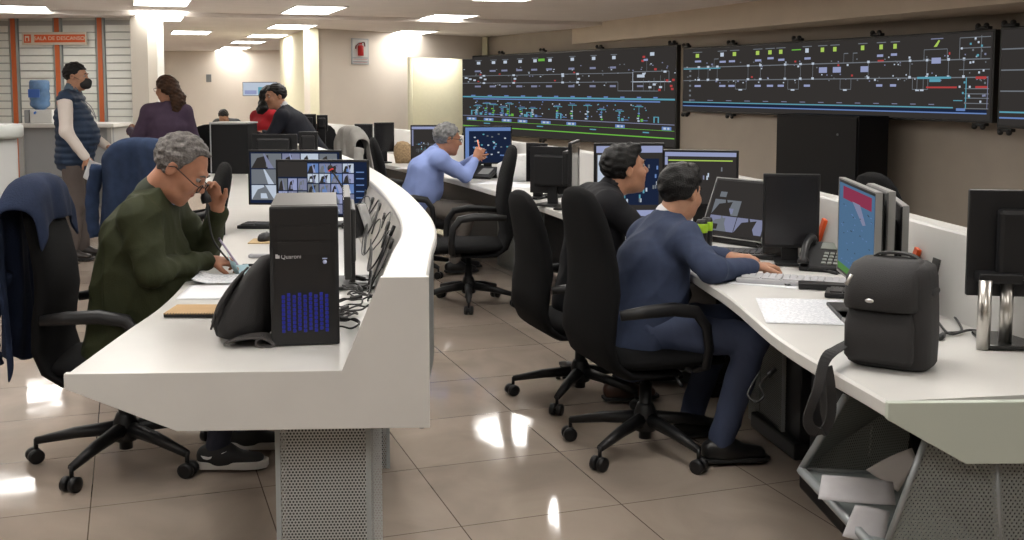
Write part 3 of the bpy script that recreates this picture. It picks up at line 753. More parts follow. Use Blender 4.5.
# cables along the sloping back panel
rnd = random.Random(21)
def bp(i, f, lift=.006):
    "point on the left console's back panel: station i (float), height fraction f"
    k = int(i); u = i - k; a, b = lo[k], lo[k + 1]; na, nb = ln[k], ln[k + 1]; c = a.lerp(b, u); n = na.lerp(nb, u).normalized()
    off = .224 + (.122 - .224) * f; z = .742 + (.965 - .742) * f
    return Vector((c.x + n.x * (off + lift * .9), c.y + n.y * (off + lift * .9), z + lift * .45))
for k in range(7):
    i0 = 13.5 + k * 1.7; ci, cf = i0, .30 + .35 * rnd.random(); pts = [bp(i0 + 1.5, .82 - .2 * rnd.random(), .008)]
    sg = rnd.choice((-1, 1)); rt_ = rnd.uniform(.6, 1.3)
    for j in range(11):
        g_ = j / 10 * 2 * PI * rt_; pts.append(bp(max(1.6, ci + (.75 + .5 * rnd.random()) * math.cos(g_)), max(.02, cf + (.28 + .12 * rnd.random()) * math.sin(g_ * sg)), .006 + .003 * j))
    pts.append(bp(max(1.5, i0 - 2.5 * rnd.random()), .04, .02))
    for v in pts: v.z = max(v.z, TOP + .006)
    cable('loose black cable in the tangle along the back panel of the left console', pts[::-1], .0026 + .0006 * (k % 3), group='cables tangled along the back panel of the left console')
for k in range(7):
    c = bp(7.0 + k * 1.3, .05, .04 + .03 * (k % 2)); P = []
    for a in range(15):
        g = a / 14 * 2 * PI * 1.3; P.append((c.x - .02 + .045 * math.cos(g + k), c.y + .06 * math.sin(g + k * 2), TOP + .007 + .004 * (a % 3) + .002 * k))
    for v in range(len(P)): P[v] = (min(P[v][0], bp(7.0 + k * 1.3, 0).x - .004), P[v][1], P[v][2])
    cable('loose black cable in the tangle along the back panel of the left console', P, .0032, group='cables tangled along the back panel of the left console')
for k, i0 in enumerate((17, 20, 22.5, 25)):
    c = bp(i0, .62, .003); nn = ln[int(i0)]
    q = MB(); q.box((0, 0, 0), (.07, .006, .045), bev=.002)
    o = q.build('socket_plate', mat('plate_grey', (.45, .44, .42), .4)); t_ = math.atan2(nn.y, nn.x)
    o.location = c; o.rotation_euler = Euler((D(-26), 0, t_ + PI / 2)); tag(o, 'grey socket plate set in the sloping back panel behind the cable tangle', 'socket', 'socket plates on the left back panel')
# ---- far end of the left console
q = MB(); p = az(218.5, 171.5, TOP)
t = thing('bottle', (p.x, p.y, TOP), 0, 'slim teal insulated bottle standing at the far end of the left console', 'bottle')
q.lathe([(0, 0), (.034, 0), (.036, .01), (.036, .20), (.030, .215), (0, .215)]); q.build('body', mat('teal_paint', (.10, .33, .33), .35), t)
q = MB(); q.lathe([(0, .213), (.029, .213), (.030, .25), (.026, .262), (0, .262)]); q.build('cap', mat('teal_cap', (.20, .40, .40), .4), t)
def back_mon(label, x0, x1, y0, y1, Y, rz=0., group=None, tilt=0, zdesk=TOP, draw=None, face=180, **k):
    "a screen whose panel covers the given box of the view at depth Y"
    a, b = ay(x0, y0, Y), ay(x1, y1, Y); w = b.x - a.x; h = a.z - b.z; w /= max(.3, abs(math.cos(D(rz))))
    return monitor(label, ((a.x + b.x) / 2, Y, zdesk), D(face + rz), w, h, max(.02, b.z - zdesk), draw, tilt, group=group, **k)
q = MB(); a, b = ay(212.5, 123, 9.35), ay(252, 160, 9.35)
t = thing('storage_cabinet', ((a.x + b.x) / 2 - .07, 9.5, TOP), D(-3), 'tall black box with a pale top edge at the far end of the left console', 'cabinet')
w_ = b.x - a.x; h_ = a.z - TOP
q.box((0, .16, h_ / 2 - .01), (w_, .30, h_ - .02), bev=.006); q.build('body', mat('cab_black', (.006, .006, .007), .6, spec=.2), t)
q = MB(); q.box((0, .16, h_ - .008), (w_ + .01, .32, .016), bev=.003); q.build('lid', mat('pale_lid', (.30, .31, .32), .3), t)
q = MB(); q.box((-w_ / 2 + .006, -.0, h_ / 2), (.008, .01, h_ - .02)); q.build('edge_strip', mat('pale_lid', (.3, .3, .3)), t)
back_mon('wide black monitor seen from behind, left of the pair on the left console ledge', 252, 298, 134, 157, 8.9, -2)
back_mon('wide black monitor seen from behind, right of the pair on the left console ledge', 299, 318, 131.5, 153, 8.75, 4)
back_mon('dark monitor showing behind the shoulder of the man in the black coat, left one', 297, 316.5, 114, 131, 10.9, 0, zdesk=.80)
back_mon('dark monitor showing behind the shoulder of the man in the black coat, right one', 317, 328, 115, 131, 11.0, 0, zdesk=.80)
# ---- far bend of the right console
back_mon('square dark monitor facing us, left of the two by the grey coat', 354.5, 373, 124, 149, 11.6, 0, face=0, silver=True)
back_mon('dark monitor facing us, right of the two by the grey coat', 375, 394, 122.5, 152, 10.9, 25, face=0)
p = az(361, 156, TOP); keyboard('dark keyboard in front of the square dark monitor by the grey coat', (p.x, p.y, TOP), D(25), .36, .14)
q = MB(); p = az(340, 143, .80)
t = thing('desk_phone', (-1.92, 11.9, TOP), D(20), 'small black phone with white papers, right of the round-topped chair', 'phone')
q.box((0, 0, .03), (.2, .2, .06), bev=.01); q.build('body', black_pl, t); q = MB(); q.tube([(-.08, -.09, .075), (-.085, 0, .09), (-.08, .09, .075)], .02, seg=8); q.build('handset', black_pl, t)
sheet('paper_sheet', 'stack of white papers lying by the phone at the far desk bend', 'paper', (-2.05, 11.6, TOP), D(30), .24, .3, paper_w, curl=.2)
# ---- blue shirt man's place
def sch(seed, bar=True): return lambda D_: schematic(D_, seed, bar)
back_mon('monitor with a railway diagram left of the grey-haired man', 410.5, 446, 125, 163, 10.15, 4, face=0, draw=sch(31))
back_mon('monitor with a blue-edged railway diagram right of the grey-haired man', 464, 512, 126, 164, 9.25, 8, face=0, draw=lambda D_: (D_.r(0, 0, 1, 1, 'navy'), D_.r(0, .9, 1, .1, 'b'), D_.r(0, .1, .08, .8, 'b'), [D_.r(.15 + .8 * random.random(), .1 + .7 * random.random(), .04, .035, random.choice('cbwd')) for _ in range(34)]))
# ------------------------------------------------------------------ right console
# cluster beside the empty chair
back_mon('dark grey monitor facing us right of the empty aisle chair', 526, 546, 143, 182, 7.35, -30, face=0)
a = ay(552, 140, 6.95); monitor('black monitor turned to its side right of the grey one, seen partly from behind', (a.x + .02, 6.95, TOP), D(150), .34, .30, .075, None)
a = ay(576, 140, 6.75); monitor('thin monitor seen exactly edge-on, left of the man in black', (a.x, 6.75, TOP), D(80), .44, .32, .10, None)
p = az(556, 196, TOP); keyboard('black keyboard under the edge-on monitors left of the man in black', (p.x + .02, p.y, TOP), D(60), .36, .13)
back_mon('bright-edged monitor behind the head of the man in black', 594, 664, 144, 223, 5.9, 4, face=0,
         draw=lambda D_: (D_.r(0, .90, 1, .09, 'p'), D_.r(.02, .42, .14, .45, 'w'), D_.r(.2, .2, .75, .62, 'navy'), [D_.r(.22 + .7 * random.random(), .2 + .6 * random.random(), .025, .05, random.choice('wdcb')) for _ in range(30)], D_.r(.3, .05, .6, .08, 'p')))
back_mon('monitor with a yellow line across its top, beyond the head of the suited man', 664, 736, 150, 206, 5.55, -14, face=0,
         draw=lambda D_: (D_.r(0, .92, 1, .08, 'p'), D_.r(.0, .75, .04, .16, 'p'), D_.hl(.05, .95, .84, 'y', .006), [D_.r(.35 + .55 * random.random(), .15 + .5 * random.random(), .02, .08, random.choice('wdv')) for _ in range(9)]))
# laptop-like touch monitor in a silver frame, leaning back
def draw_t(D_):
    D_.r(0, 0, 1, 1, 'k'); cctv(D_, 2, 3, .05, .95, .05, .95, 40, 'kdkvk')
p = az(733, 246, TOP); monitor('silver-framed touch monitor leaning back, right of the suited man\'s face', (p.x, p.y + .05, TOP), D(-52), .40, .30, .03, draw_t, tilt=.42, stand='low', silver=True)
p = az(712, 232, TOP)
t = thing('intercom', (p.x, p.y, TOP), D(-60), 'black intercom with upright handset in front of the leaning touch monitor', 'phone')
q = MB(); q.box((0, 0, .02), (.16, .18, .04), bev=.012); q.build('base', black_pl, t)
q = MB(); q.tube(catm3([(0, .02, .05), (-.02, .0, .10), (-.02, .02, .17), (0, .05, .23)], 4), [.030] * 3 + [.018] * 7 + [.03] * 3, seg=10); q.build('handset', black_pl, t)
P = catm3([(0, .06, .03), (.02, .10, .20), (-.03, .16, .30), (-.10, .22, .36)], 5); q = MB(); q.tube(P, .0045, seg=6); q.build('gooseneck', steel, t)
for k, (px, lab) in enumerate(((702, 'black can with a bright green band, left one by the suited man\'s chin'), (708, 'black can with a bright green band, right one by the suited man\'s chin'))):
    p = ay(px, 214, 5.0 + .06 * k); zt = ay(px, 199, 5.0).z
    t = thing('drink_can', (p.x, 5.0 + .08 * k, TOP), 0, lab, 'can')
    q = MB(); q.lathe([(0, 0), (.024, 0), (.026, .008), (.026, .13), (.021, .142), (0, .142)]); q.build('body', black_pl, t)
    q = MB(); q.lathe([(.0262, .082), (.0268, .085), (.0268, .120), (.0262, .124)]); q.build('green_band', mat('lime_paint', (.30, .50, .02), .4), t)
# black monitor + phone group
p = ay(788, 245, 4.55)
monitor('large black switched-off monitor standing against the white splashback, in front of the black cabinet', (1.185, 4.60, TOP), D(-10), .235, .315, .07, None)
p = az(781, 260, TOP)
t = thing('speaker_box', (p.x, p.y + .02, TOP), D(-20), 'small black upright box with a round grille in front of the switched-off monitor', 'speaker')
q = MB(); q.box((0, .05, .075), (.15, .10, .15), bev=.008); q.build('body', mat('gloss_black', (.01, .01, .01), .25), t)
q = MB(); q.lathe([(0, 0), (.028, 0), (.028, .006), (.02, .010), (0, .010)], M=T(-.055, -.001, .08) @ rot('X', PI / 2)); q.build('grille', grey_mt, t)
p = az(829, 269, TOP)
t = thing('desk_phone', (p.x, p.y + .02, TOP), D(-28), 'black office telephone with raised handset, left of the blue-screened monitor', 'phone')
q = MB(); R_ = rot('X', D(28)); q.box((0, .0, .055), (.19, .19, .028), bev=.01, M=R_); q.box((0, .06, .035), (.15, .03, .07), bev=.006); q.build('body', black_pl, t)
q = MB()
for i in range(3):
    for j in range(4): q.box((.0 + i * .024, -.06 + j * .022, .072), (.017, .013, .006), bev=.002, M=R_)
q.box((.02, .06, .071), (.10, .045, .003), mat('lcd_grey', (.20, .22, .20), .3), M=R_)
q.build('keys', mat('phone_keys', (.16, .16, .16), .5), t)
q = MB(); q.tube(catm3([(-.075, -.085, .080), (-.078, -.06, .10), (-.078, .0, .112), (-.078, .06, .10), (-.075, .085, .080)], 4), [.024] * 3 + [.016] * 11 + [.024] * 3, seg=10, M=R_); q.build('handset', black_pl, t)
# blue-screen monitor facing left, with its neighbour's back
def draw_blue(D_):
    D_.r(0, 0, 1, 1, 'sky'); D_.r(.12, .83, .80, .14, 'mag'); D_.r(0, 0, 1, .08, 'grn'); D_.poly([(.40, .84), (.62, .84), (.78, .66), (.70, .64)], 'v')
    rr = random.Random(3)
    for _ in range(40): D_.r(rr.uniform(.05, .95), rr.uniform(.12, .78), .03, .008, rr.choice('bbk'))
monitor('monitor with blue screen and red banner, turned left beside the shoulder bag', (1.135, 3.575, TOP), D(-96), .58, .33, .10, draw_blue, silver=True)
def slim(label, x, Y, rz, w, h, zb, **k): return monitor(label, (x, Y, TOP), D(rz), w, h, zb, None, silver=True, **k)
slim('grey-backed monitor right behind the blue-screened one, above the shoulder bag', 1.185, 3.46, 84, .30, .27, .16, deep=.02, case=mat('monitor_grey', (.10, .10, .10), .4))
a = ay(904, 220, 3.70); slim('silver-edged monitor seen edge-on, beside the orange tag on the splashback', 1.30, 3.62, 78, .34, .27, .10)
# monitor on a steel post at the right edge
t = monitor('large black monitor on a steel post at the right edge, seen from behind', (1.585, 3.12, TOP), D(171), .52, .31, .145, None, stand=None)
q = MB(); q.lathe([(0, .0), (.0185, .0), (.0185, .20), (0, .20)], M=T(.222, .075, 0)); q.build('post', steel, t)
q = MB(); q.lathe([(0, .012), (.0185, .012), (.0185, .20), (0, .20)], M=T(.150, .03, 0)); q.build('post', steel, t)
q = MB(); q.box((.06, -.01, .008), (.30, .20, .014), bev=.012); q.build('foot', mat('gloss_black', (.01, .01, .01), .25), t)
q = MB(); q.box((.18, .05, .205), (.12, .06, .03), bev=.006); q.build('bracket', black_pl, t)
# orange tags and socket plates on the splashback
def sp(i, f, lift=.004):
    k = int(i); u = i - k; c = ru[k].lerp(ru[k + 1], u); n = rn[k].lerp(rn[k + 1], u).normalized()
    off = .60 + xtra(i) + .055 * f - lift; return Vector((c.x + n.x * off, c.y + n.y * off, .741 + .269 * f)), math.atan2(n.y, n.x)
def nearest_i(px, py, zf):
    best = None
    for k in range(0, 300):
        i = k * .1
        if i >= len(ru) - 1: break
        P, _ = sp(i, zf); w_ = P.y * math.cos(TH) - (P.z - CH) * math.sin(TH); X = PX + F * P.x / w_
        if best is None or abs(X - px) < best[0]: best = (abs(X - px), i)
    return best[1]
for px, lab in ((755, 'orange tag on the splashback right of the leaning touch monitor'), (822, 'orange tag on the splashback above the black telephone'), (915, 'largest orange tag on the splashback, right of the edge-on monitors')):
    i = nearest_i(px, 0, .5); c, a = sp(i, .52, .012)
    q = MB(); q.box((0, 0, 0), (.030, .016, .105), bev=.003); o = q.build('tag_plate', orange)
    o.location = c; o.rotation_euler = Euler((D(-11), D(14), a - PI / 2)); tag(o, lab, 'tag')
for px, lab in ((806, 'white socket plate on the splashback left of the telephone tag'), (899, 'pale socket plate left of the largest orange tag'), (934, 'pale socket plate right of the largest orange tag')):
    i = nearest_i(px, 0, .5); c, a = sp(i, .5, .003)
    q = MB(); q.box((0, 0, 0), (.055, .006, .08), bev=.002); q.box((0, -.004, 0), (.012, .004, .016), mat('slot', (.05, .05, .05))); o = q.build('socket_plate', mat('plate_white', (.55, .55, .53), .4))
    o.location = c; o.rotation_euler = Euler((D(-11), 0, a - PI / 2)); tag(o, lab, 'socket')
# keyboards and papers between the hands and the bag
p = az(800, 284, TOP); keyboard('pale grey keyboard lying right of the suited man\'s hands', (p.x - .02, p.y + .02, TOP), D(-20), .42, .14, mat('kb_pale', (.34, .34, .35), .5), mat('key_pale', (.42, .42, .44), .5))
p = az(826, 289, TOP); q = MB(); q.box((0, 0, .012), (.20, .07, .022), bev=.004); obj1(q, 'card_reader', black_pl, 'flat black box lying in front of the pale keyboard', 'device', (p.x + .0, p.y, TOP), D(-14))
p = az(852, 297, TOP); keyboard('small black keyboard half hidden behind the shoulder bag', (p.x + .04, p.y, TOP), D(-20), .26, .12)
p = az(735, 262, TOP); t = thing('laptop', (p.x + .06, p.y + .20, TOP), D(-20), 'closed flat black keyboard tray behind the suited man\'s hands', 'keyboard')
q = MB(); q.box((0, 0, .01), (.34, .20, .018), bev=.005); q.build('body', black_pl, t)
q = MB()
for r in range(4):
    for i in range(12): q.box((-.14 + i * .0255, -.06 + r * .035, .021), (.021, .028, .005))
q.build('keys', mat('key_black', (.02, .02, .022), .5), t)
p = az(806, 311, TOP); sheet('paper_sheet', 'large printed table sheet on the right desk, left of the shoulder bag', 'paper', (p.x, p.y, TOP), D(-8), .30, .42, printed('table_print', 5, 70))
p = az(770, 283, TOP); sheet('paper_sheet', 'white papers under the pale keyboard', 'paper', (p.x + .02, p.y + .02, TOP), D(-25), .34, .22, paper_w, z=.0006)
p = az(806, 243, TOP + .06)
for k in range(5):
    p1, p2, p3 = az(735 + k * 14, 240 + 4 * k, TOP + .006), az(760 + k * 12, 250 + 5 * k, TOP + .006), az(775 + k * 14, 236 + 9 * k, TOP + .006)
    cable('thin black cable lying on the right desk around the telephone', [p1, p1.lerp(p2, .5) + Vector((.03, -.03, .01)), p2, p2.lerp(p3, .5) + Vector((-.02, .05, .008)), p3], .003, group='cables around the telephone')
P = [az(x, y, TOP + .006) for x, y in ((762, 276), (775, 272), (784, 277), (786, 285), (800, 281))]; cable('white-looking mouse cable beside the suited man\'s hand', P, .0025)
P = [az(x, y, TOP + .008) for x, y in ((938, 306), (950, 312), (962, 330), (946, 333), (942, 336))]; cable('black cable running from the bag towards the steel-post monitor', P, .004)
P = [az(x, y, TOP + .008) for x, y in ((938, 322), (950, 334), (970, 330), (995, 333), (1024, 331))]; cable('black cable curling past the foot of the steel-post monitor', P, .004)
# ---- shoulder bag
p = az(895, 374, TOP)
bag = thing('shoulder_bag', (p.x + .03, p.y + .11, TOP), D(-32), 'black soft shoulder bag standing on the near right desk with its strap hanging off', 'bag')
q = squash_loft([((0, 0, .0), (.100, 0, 0), (0, .065, 0)), ((0, 0, .012), (.114, 0, 0), (0, .085, 0)), ((0, 0, .10), (.116, 0, 0), (0, .098, 0)), ((.0, .0, .18), (.113, 0, 0), (0, .096, 0)), ((.0, .0, .262), (.109, 0, 0), (0, .092, 0)), ((0, .0, .292), (.103, 0, 0), (0, .082, 0)), ((0, 0, .305), (.085, 0, 0), (0, .06, 0))], e=4)
q.build('bag_body', bag_k, bag); bag.scale = (.97, 1, .93); bag.scale = (.97, 1, .93)
q = squash_loft([((-.015, -.075, .02), (.085, 0, 0), (0, .02, 0)), ((-.015, -.090, .04), (.092, 0, 0), (0, .030, 0)), ((-.015, -.092, .13), (.092, 0, 0), (0, .030, 0)), ((-.015, -.085, .172), (.085, 0, 0), (0, .02, 0))], e=4)
fp = q.build('front_pocket', bag_k, bag)
q = squash_loft([((-.015, -.04, .175), (.100, 0, 0), (0, .080, 0)), ((-.015, -.045, .185), (.102, 0, 0), (0, .084, 0)), ((-.014, -.04, .262), (.100, 0, 0), (0, .080, 0)), ((-.01, -.02, .298), (.094, 0, 0), (0, .066, 0)), ((-.005, -.01, .312), (.078, 0, 0), (0, .045, 0))], e=3.6)
flap = q.build('flap', bag_k, bag)
q = MB(); q.ball((-.035, -.128, .205), (.012, .003, .006), mat('badge_silver', (.6, .6, .6), .3, metal=.8)); q.build('badge', None, flap)
q = MB(); q.tube([(-.085, -.125, .275), (-.098, -.128, .245)], .005, mat('zip_pull', (.55, .53, .5), .3, metal=.7), seg=8); q.build('zip_pull', None, flap)
q = band([(-.075, .02, .285), (-.05, .02, .318), (.0, .02, .325), (.05, .02, .316), (.08, .02, .28)], .030, .006, axis=(0, 1, 0)); q.build('handle', bag_k, bag)
q = MB(); q.tube(catm3([(.02, -.089, .02), (.022, -.093, .1), (.02, -.092, .17), (.03, -.08, .22)], 4), .0035, seg=6); q.build('piping', mat('zip_dark', (.04, .04, .04), .4), bag)
q = MB(); q.ball((.105, -.0, .225), (.014, .05, .012)); q.build('side_loop', bag_k, bag)
BM_ = bag.matrix_basis.inverted() if False else (T(*bag.location) @ rot('Z', bag.rotation_euler.z)).inverted()
S_ = [ay(852, 338, 2.95), ay(838, 346, 2.86), ay(824, 358, 2.80), ay(815, 392, 2.76), ay(806, 420, 2.76), ay(811, 434, 2.77), ay(823, 434, 2.79), ay(830, 415, 2.80), ay(829, 385, 2.80), ay(826, 366, 2.80)]
q = band([BM_ @ v for v in S_], .030, .004, axis=(.6, .8, 0)); q.build('shoulder_strap', bag_k, bag)
# ---- wastebasket and perforated bin with papers below the near right end
A = [az(800, 470, .10), az(872, 552, .10)]
bn_ = thing('document_bin', (0, 0, 0), 0, 'grey perforated sheet-metal bin with loose papers, below the near right desk end', 'bin')
f0 = ay(801, 470, 3.02); f1 = ay(846, 395, 3.0); 
q = MB()
pl = [ay(801, 470, 3.05), ay(872, 545, 2.72), ay(960, 560, 2.75), ay(905, 462, 3.15)]
zb_ = [v.z for v in pl]; zf = sum(zb_) / 4
base = [Vector((.84, 3.12, .40)), Vector((.92, 2.66, .30)), Vector((1.35, 2.70, .30)), Vector((1.38, 3.15, .40))]
base = [ay(801, 470, 3.10), ay(872, 546, 2.66), ay(990, 552, 2.70), ay(905, 474, 3.22)]
top_ = [v + Vector((.0, .0, .0)) for v in (ay(846, 396, 3.06), ay(893, 424, 2.62), ay(1010, 440, 2.66), ay(915, 392, 3.24))]
q.add([tuple(v) for v in base], [(0, 1, 2, 3)]); q.add([tuple(v - Vector((0, 0, .012))) for v in base], [(0, 3, 2, 1)])
q.build('tray', mat('bin_grey', (.24, .27, .27), .45), bn_)
q = MB(); rim = [base[1], base[0], top_[0]]
q.tube([base[1], base[0]], .014, seg=6); q.tube([base[0], top_[0]], .012, seg=6); q.tube([base[0], base[3]], .008, seg=6); q.build('frame', mat('bin_frame', (.28, .30, .31), .4, metal=.3), bn_)
q = MB(); q.add([tuple(base[0]), tuple(base[3]), tuple(top_[3]), tuple(top_[0])], [(0, 1, 2, 3)]); o = q.build('back_sheet', perf_d, bn_)
sd = o.modifiers.new('s', 'SOLIDIFY'); sd.thickness = .002
q = MB(); g0, g1, g2, g3 = ay(885, 548, 2.64), ay(926, 438, 2.62), ay(1040, 446, 2.60), ay(1040, 552, 2.60)
q.add([tuple(v) for v in (g0, g3, g2, g1)], [(0, 1, 2, 3)]); o = q.build('front_sheet', perf_d, bn_); sd = o.modifiers.new('s', 'SOLIDIFY'); sd.thickness = .002
q = MB(); q.tube([g0, g1], .008, seg=6); q.build('post', mat('bin_frame', (.28, .30, .31), .4, metal=.3), bn_); q = MB(); q.tube([ay(995, 452, 2.62), ay(1000, 552, 2.62)], .012, seg=6); q.build('post', mat('bin_frame', (.28, .30, .31), .4, metal=.3), bn_)
def floating_sheet(label, quad, m, bend=.003):
    a, b, c, d_ = quad; vs = []; n = 7
    for j in range(n + 1):
        for i in range(n + 1):
            u, v = i / n, j / n; p = a.lerp(b, u).lerp(d_.lerp(c, u), v); p = p + Vector((0, 0, bend * math.sin(u * 3.1) * math.sin(v * 4 + 1))); vs.append(tuple(p))
    k = n + 1; q = MB(); q.add(vs, [(j * k + i, j * k + i + 1, (j + 1) * k + i + 1, (j + 1) * k + i) for j in range(n) for i in range(n)], None, True)
    o = q.build('paper_sheet', m); sd = o.modifiers.new('s', 'SOLIDIFY'); sd.thickness = .001; return tag(o, label, 'paper')
pp = mat('paper_grey', (.36, .35, .36), .8, noise=.06)
floating_sheet('long crumpled sheet jutting from the perforated bin, the left one', (ay(822, 475, 2.90), ay(893, 482, 2.86), ay(896, 505, 2.80), ay(818, 499, 2.82)), pp)
floating_sheet('crinkled sheet standing at the back of the perforated bin', (ay(866, 470, 3.00), ay(912, 448, 3.0), ay(916, 458, 2.96), ay(898, 492, 2.90)), mat('paper_beige', (.28, .25, .235), .8), .006)
floating_sheet('nearest crumpled sheet hanging at the bottom of the perforated bin', (ay(855, 505, 2.78), ay(890, 512, 2.76), ay(884, 545, 2.70), ay(842, 536, 2.72)), pp)
# black round waste basket under the worktop edge
p = ay(866, 405, 3.35)
t = thing('waste_basket', (p.x, 3.42, .33), 0, 'black rounded bag-like basket hanging under the right worktop', 'basket')
q = MB(); q.lathe([(0, .0), (.06, .005), (.10, .04), (.12, .12), (.125, .30), (.0, .31)]); q.build('bowl', black_mt, t)
q = MB(); q.tube([(-.0, -.115, .02), (.0, -.128, .12)], .003, steel, seg=6); q.build('clip', None, t)
# computers under the desk
for k, (x, Y, w_, h_, dd, lab) in enumerate(((1.22, 3.75, .20, .42, .42, 'black computer case standing under the right desk, nearest of the three'), (1.22, 4.50, .20, .44, .42, 'black computer case standing under the right desk behind the suited man\'s legs'), (1.02, 5.40, .2, .44, .42, 'black computer case standing under the right desk behind the seat of the man in black'))):
    t = thing('computer_case', (x, Y, .0), D(4 + k * 6), lab, 'computer')
    q = MB(); q.box((0, 0, .07 + h_ / 2), (w_, dd, h_), bev=.006); q.build('case', black_pl, t)
    q = MB(); q.box((-w_ / 2 + .01, -dd / 2 - .003, .35), (.0, .0, .0)) if False else q.box((0, -dd / 2 - .002, .42), (.15, .006, .05), bev=.002); q.build('drive_bay', mat('bay_black', (.013, .013, .014), .3), t)
    q = MB(); q.box((0, 0, .035), (.26, .46, .07), bev=.01); q.build('plinth', black_pl, t)
P = [ay(760, 372, 3.75), ay(752, 385, 3.7), ay(748, 395, 3.68), ay(756, 402, 3.65), ay(764, 396, 3.66), ay(760, 385, 3.68), ay(770, 374, 3.72)]; cable('black cable hanging in a loop under the right desk by the suited man\'s knee', P, .004)
# ------------------------------------------------------------------ video walls
bez = mat('display_bezel', (.008, .008, .009), .4)
def video_wall(name, label, A, B, zt, zb, draw, brackets, thick=.10):
    # nearer stretches of the drawing are spaced as on the real board
    "A, B: left and right ends in plan"
    A = Vector((A[0], A[1], 0)); B = Vector((B[0], B[1], 0)); d = B - A; L_ = d.length; ang = math.atan2(d.y, d.x)
    t = thing(name, ((A.x + B.x) / 2, (A.y + B.y) / 2, zb), ang, label, 'video wall'); h = zt - zb
    q = MB(); q.box((0, thick / 2 + .002, h / 2), (L_ + .05, thick, h + .05), bev=.006); cs = q.build('case', bez, t)
    D_ = Draw(L_, h, 'k', A.y, B.y); draw(D_); o = D_.mb.build('display', None, t); o.location = (0, 0, 0)
    for f in brackets:
        for zz, nm in ((h + .045, 1), (-.045, -1)):
            q = MB(); x = (f - .5) * L_
            q.box((x, .05, zz), (.16, .06, .03), bev=.008)
            for s in (-1, 1): q.ball((x + s * .05, .03, zz + nm * .02), .028)
            q.build('wall_bracket', bez, t)
    return t
# big schematic, drawn in fractions of the display
def draw_v1(D_):
    r = random.Random(2); tk = .011
    for _ in range(70): D_.r(r.random(), r.choice((.80, .73, .655, .62, .83, .77)) + r.uniform(-.015, .015), .006, .010, r.choice('wdvd'))
    for _ in range(60): D_.r(r.uniform(.03, .88), r.uniform(.24, .42), .005, .012, r.choice('cbvw'))
    st = [.075, .145, .20, .27, .34, .41, .515, .615, .71]
    for x in st:
        D_.r(x - .008, .90, .016, .035, 'w'); D_.r(x - .015, .945, .03, .008, 'd')
        if x != .075 or True: D_.r(x - .018, .80, .028, .022, 'v'); D_.r(x - .018, .60, .028, .022, 'v')
    D_.r(.355, .91, .03, .03, 'g')
    D_.hl(.0, .80, .75, 'd', tk); D_.hl(.0, .73, .655, 'd', tk); D_.vl(.73, .56, .655, 'd', tk); D_.hl(.73, .92, .56, 'd', tk)
    for x in (.10, .24, .24, .47, .47, .54): D_.vl(x + r.uniform(-.01, .01), .655, .75, 'd', tk * .7); D_.r(x - .006, .645, .012, .02, 'w'); D_.r(x - .006, .74, .012, .02, 'w')
    for x in (.01, .03, .05, .08, .10, .24, .465, .54): D_.r(x, .70 + r.uniform(-.02, .02), .012, .02, 'w')
    for x in (.07, .08, .24, .52, .43, .17): D_.r(x, .67 + r.choice((0, .09)), .008, .014, 'r')
    D_.vl(.80, .56, .76, 'w', tk); D_.hl(.80, .97, .76, 'd', tk); D_.hl(.80, .98, .655, 'w', tk); D_.vl(.97, .64, .76, 'd', tk); D_.r(.82, .70, .035, .03, 'w'); D_.r(.82, .60, .03, .02, 'v')
    for x in (.85, .90, .93, .95, .88): D_.vl(x, .56, .655 + r.uniform(0, .1), 'd', tk * .7); D_.r(x - .006, .56 + r.uniform(0, .2), .014, .02, 'w')
    for x, y in ((.90, .77), (.955, .655), (.975, .60), (.985, .66), (.84, .86), (.845, .90), (.92, .56), (.98, .57)): D_.r(x, y, .012, .022, 'r')
    D_.r(.88, .92, .02, .035, 'w'); D_.vl(.865, .76, .90, 'd', tk * .6); D_.r(.85, .87, .02, .02, 'p')
    D_.hl(.0, 1, .475, 'c', tk * 2.2); D_.hl(.05, .93, .45, 'b', tk * 1.8)
    for k in range(12): D_.r(.04 + k * .078, .485, .02, .014, 'b')
    # profiles of the substations
    for x in (.075, .11, .145, .185, .225, .28, .335, .45, .515, .59, .65, .735, .83):
        hh = r.uniform(.10, .18); x += r.uniform(-.006, .006)
        D_.vl(x, .235, .235 + hh, 'c', tk); D_.r(x - .02, .235 + hh, .04, .008, 'c'); D_.r(x - .012, .235 + hh + .015, .024, .006, 'b')
        for j in range(4): D_.r(x - .014 + r.uniform(0, .01), .24 + j * .026, .010, .014, r.choice('cwbg'))
        if r.random() < .5: D_.r(x + .008, .24, .012, .03, r.choice('bcg'))
        if r.random() < .4: D_.r(x + .012, .25, .03, .006, 'b')
    for x in (.04, .30, .44, .90): D_.r(x, .235, .006, .06, 'c'); D_.r(x + .02, .235, .006, .06, 'c'); D_.r(x, .29, .026, .008, 'c')
    D_.hl(.0, 1, .222, 'v', tk); D_.hl(.02, 1, .16, 'g', tk * .6); D_.hl(.0, 1, .085, 'g', tk * 1.6)
    for x in (.02, .10, .185, .26, .37, .49, .72, .94):
        D_.r(x, .165, .045, .035, 'b'); D_.r(x + .008, .172, .012, .02, 'w'); D_.r(x + .026, .172, .010, .02, 'w')
    for x in (.1, .35, .6, .85): D_.r(x, .125, .03, .012, 'c')
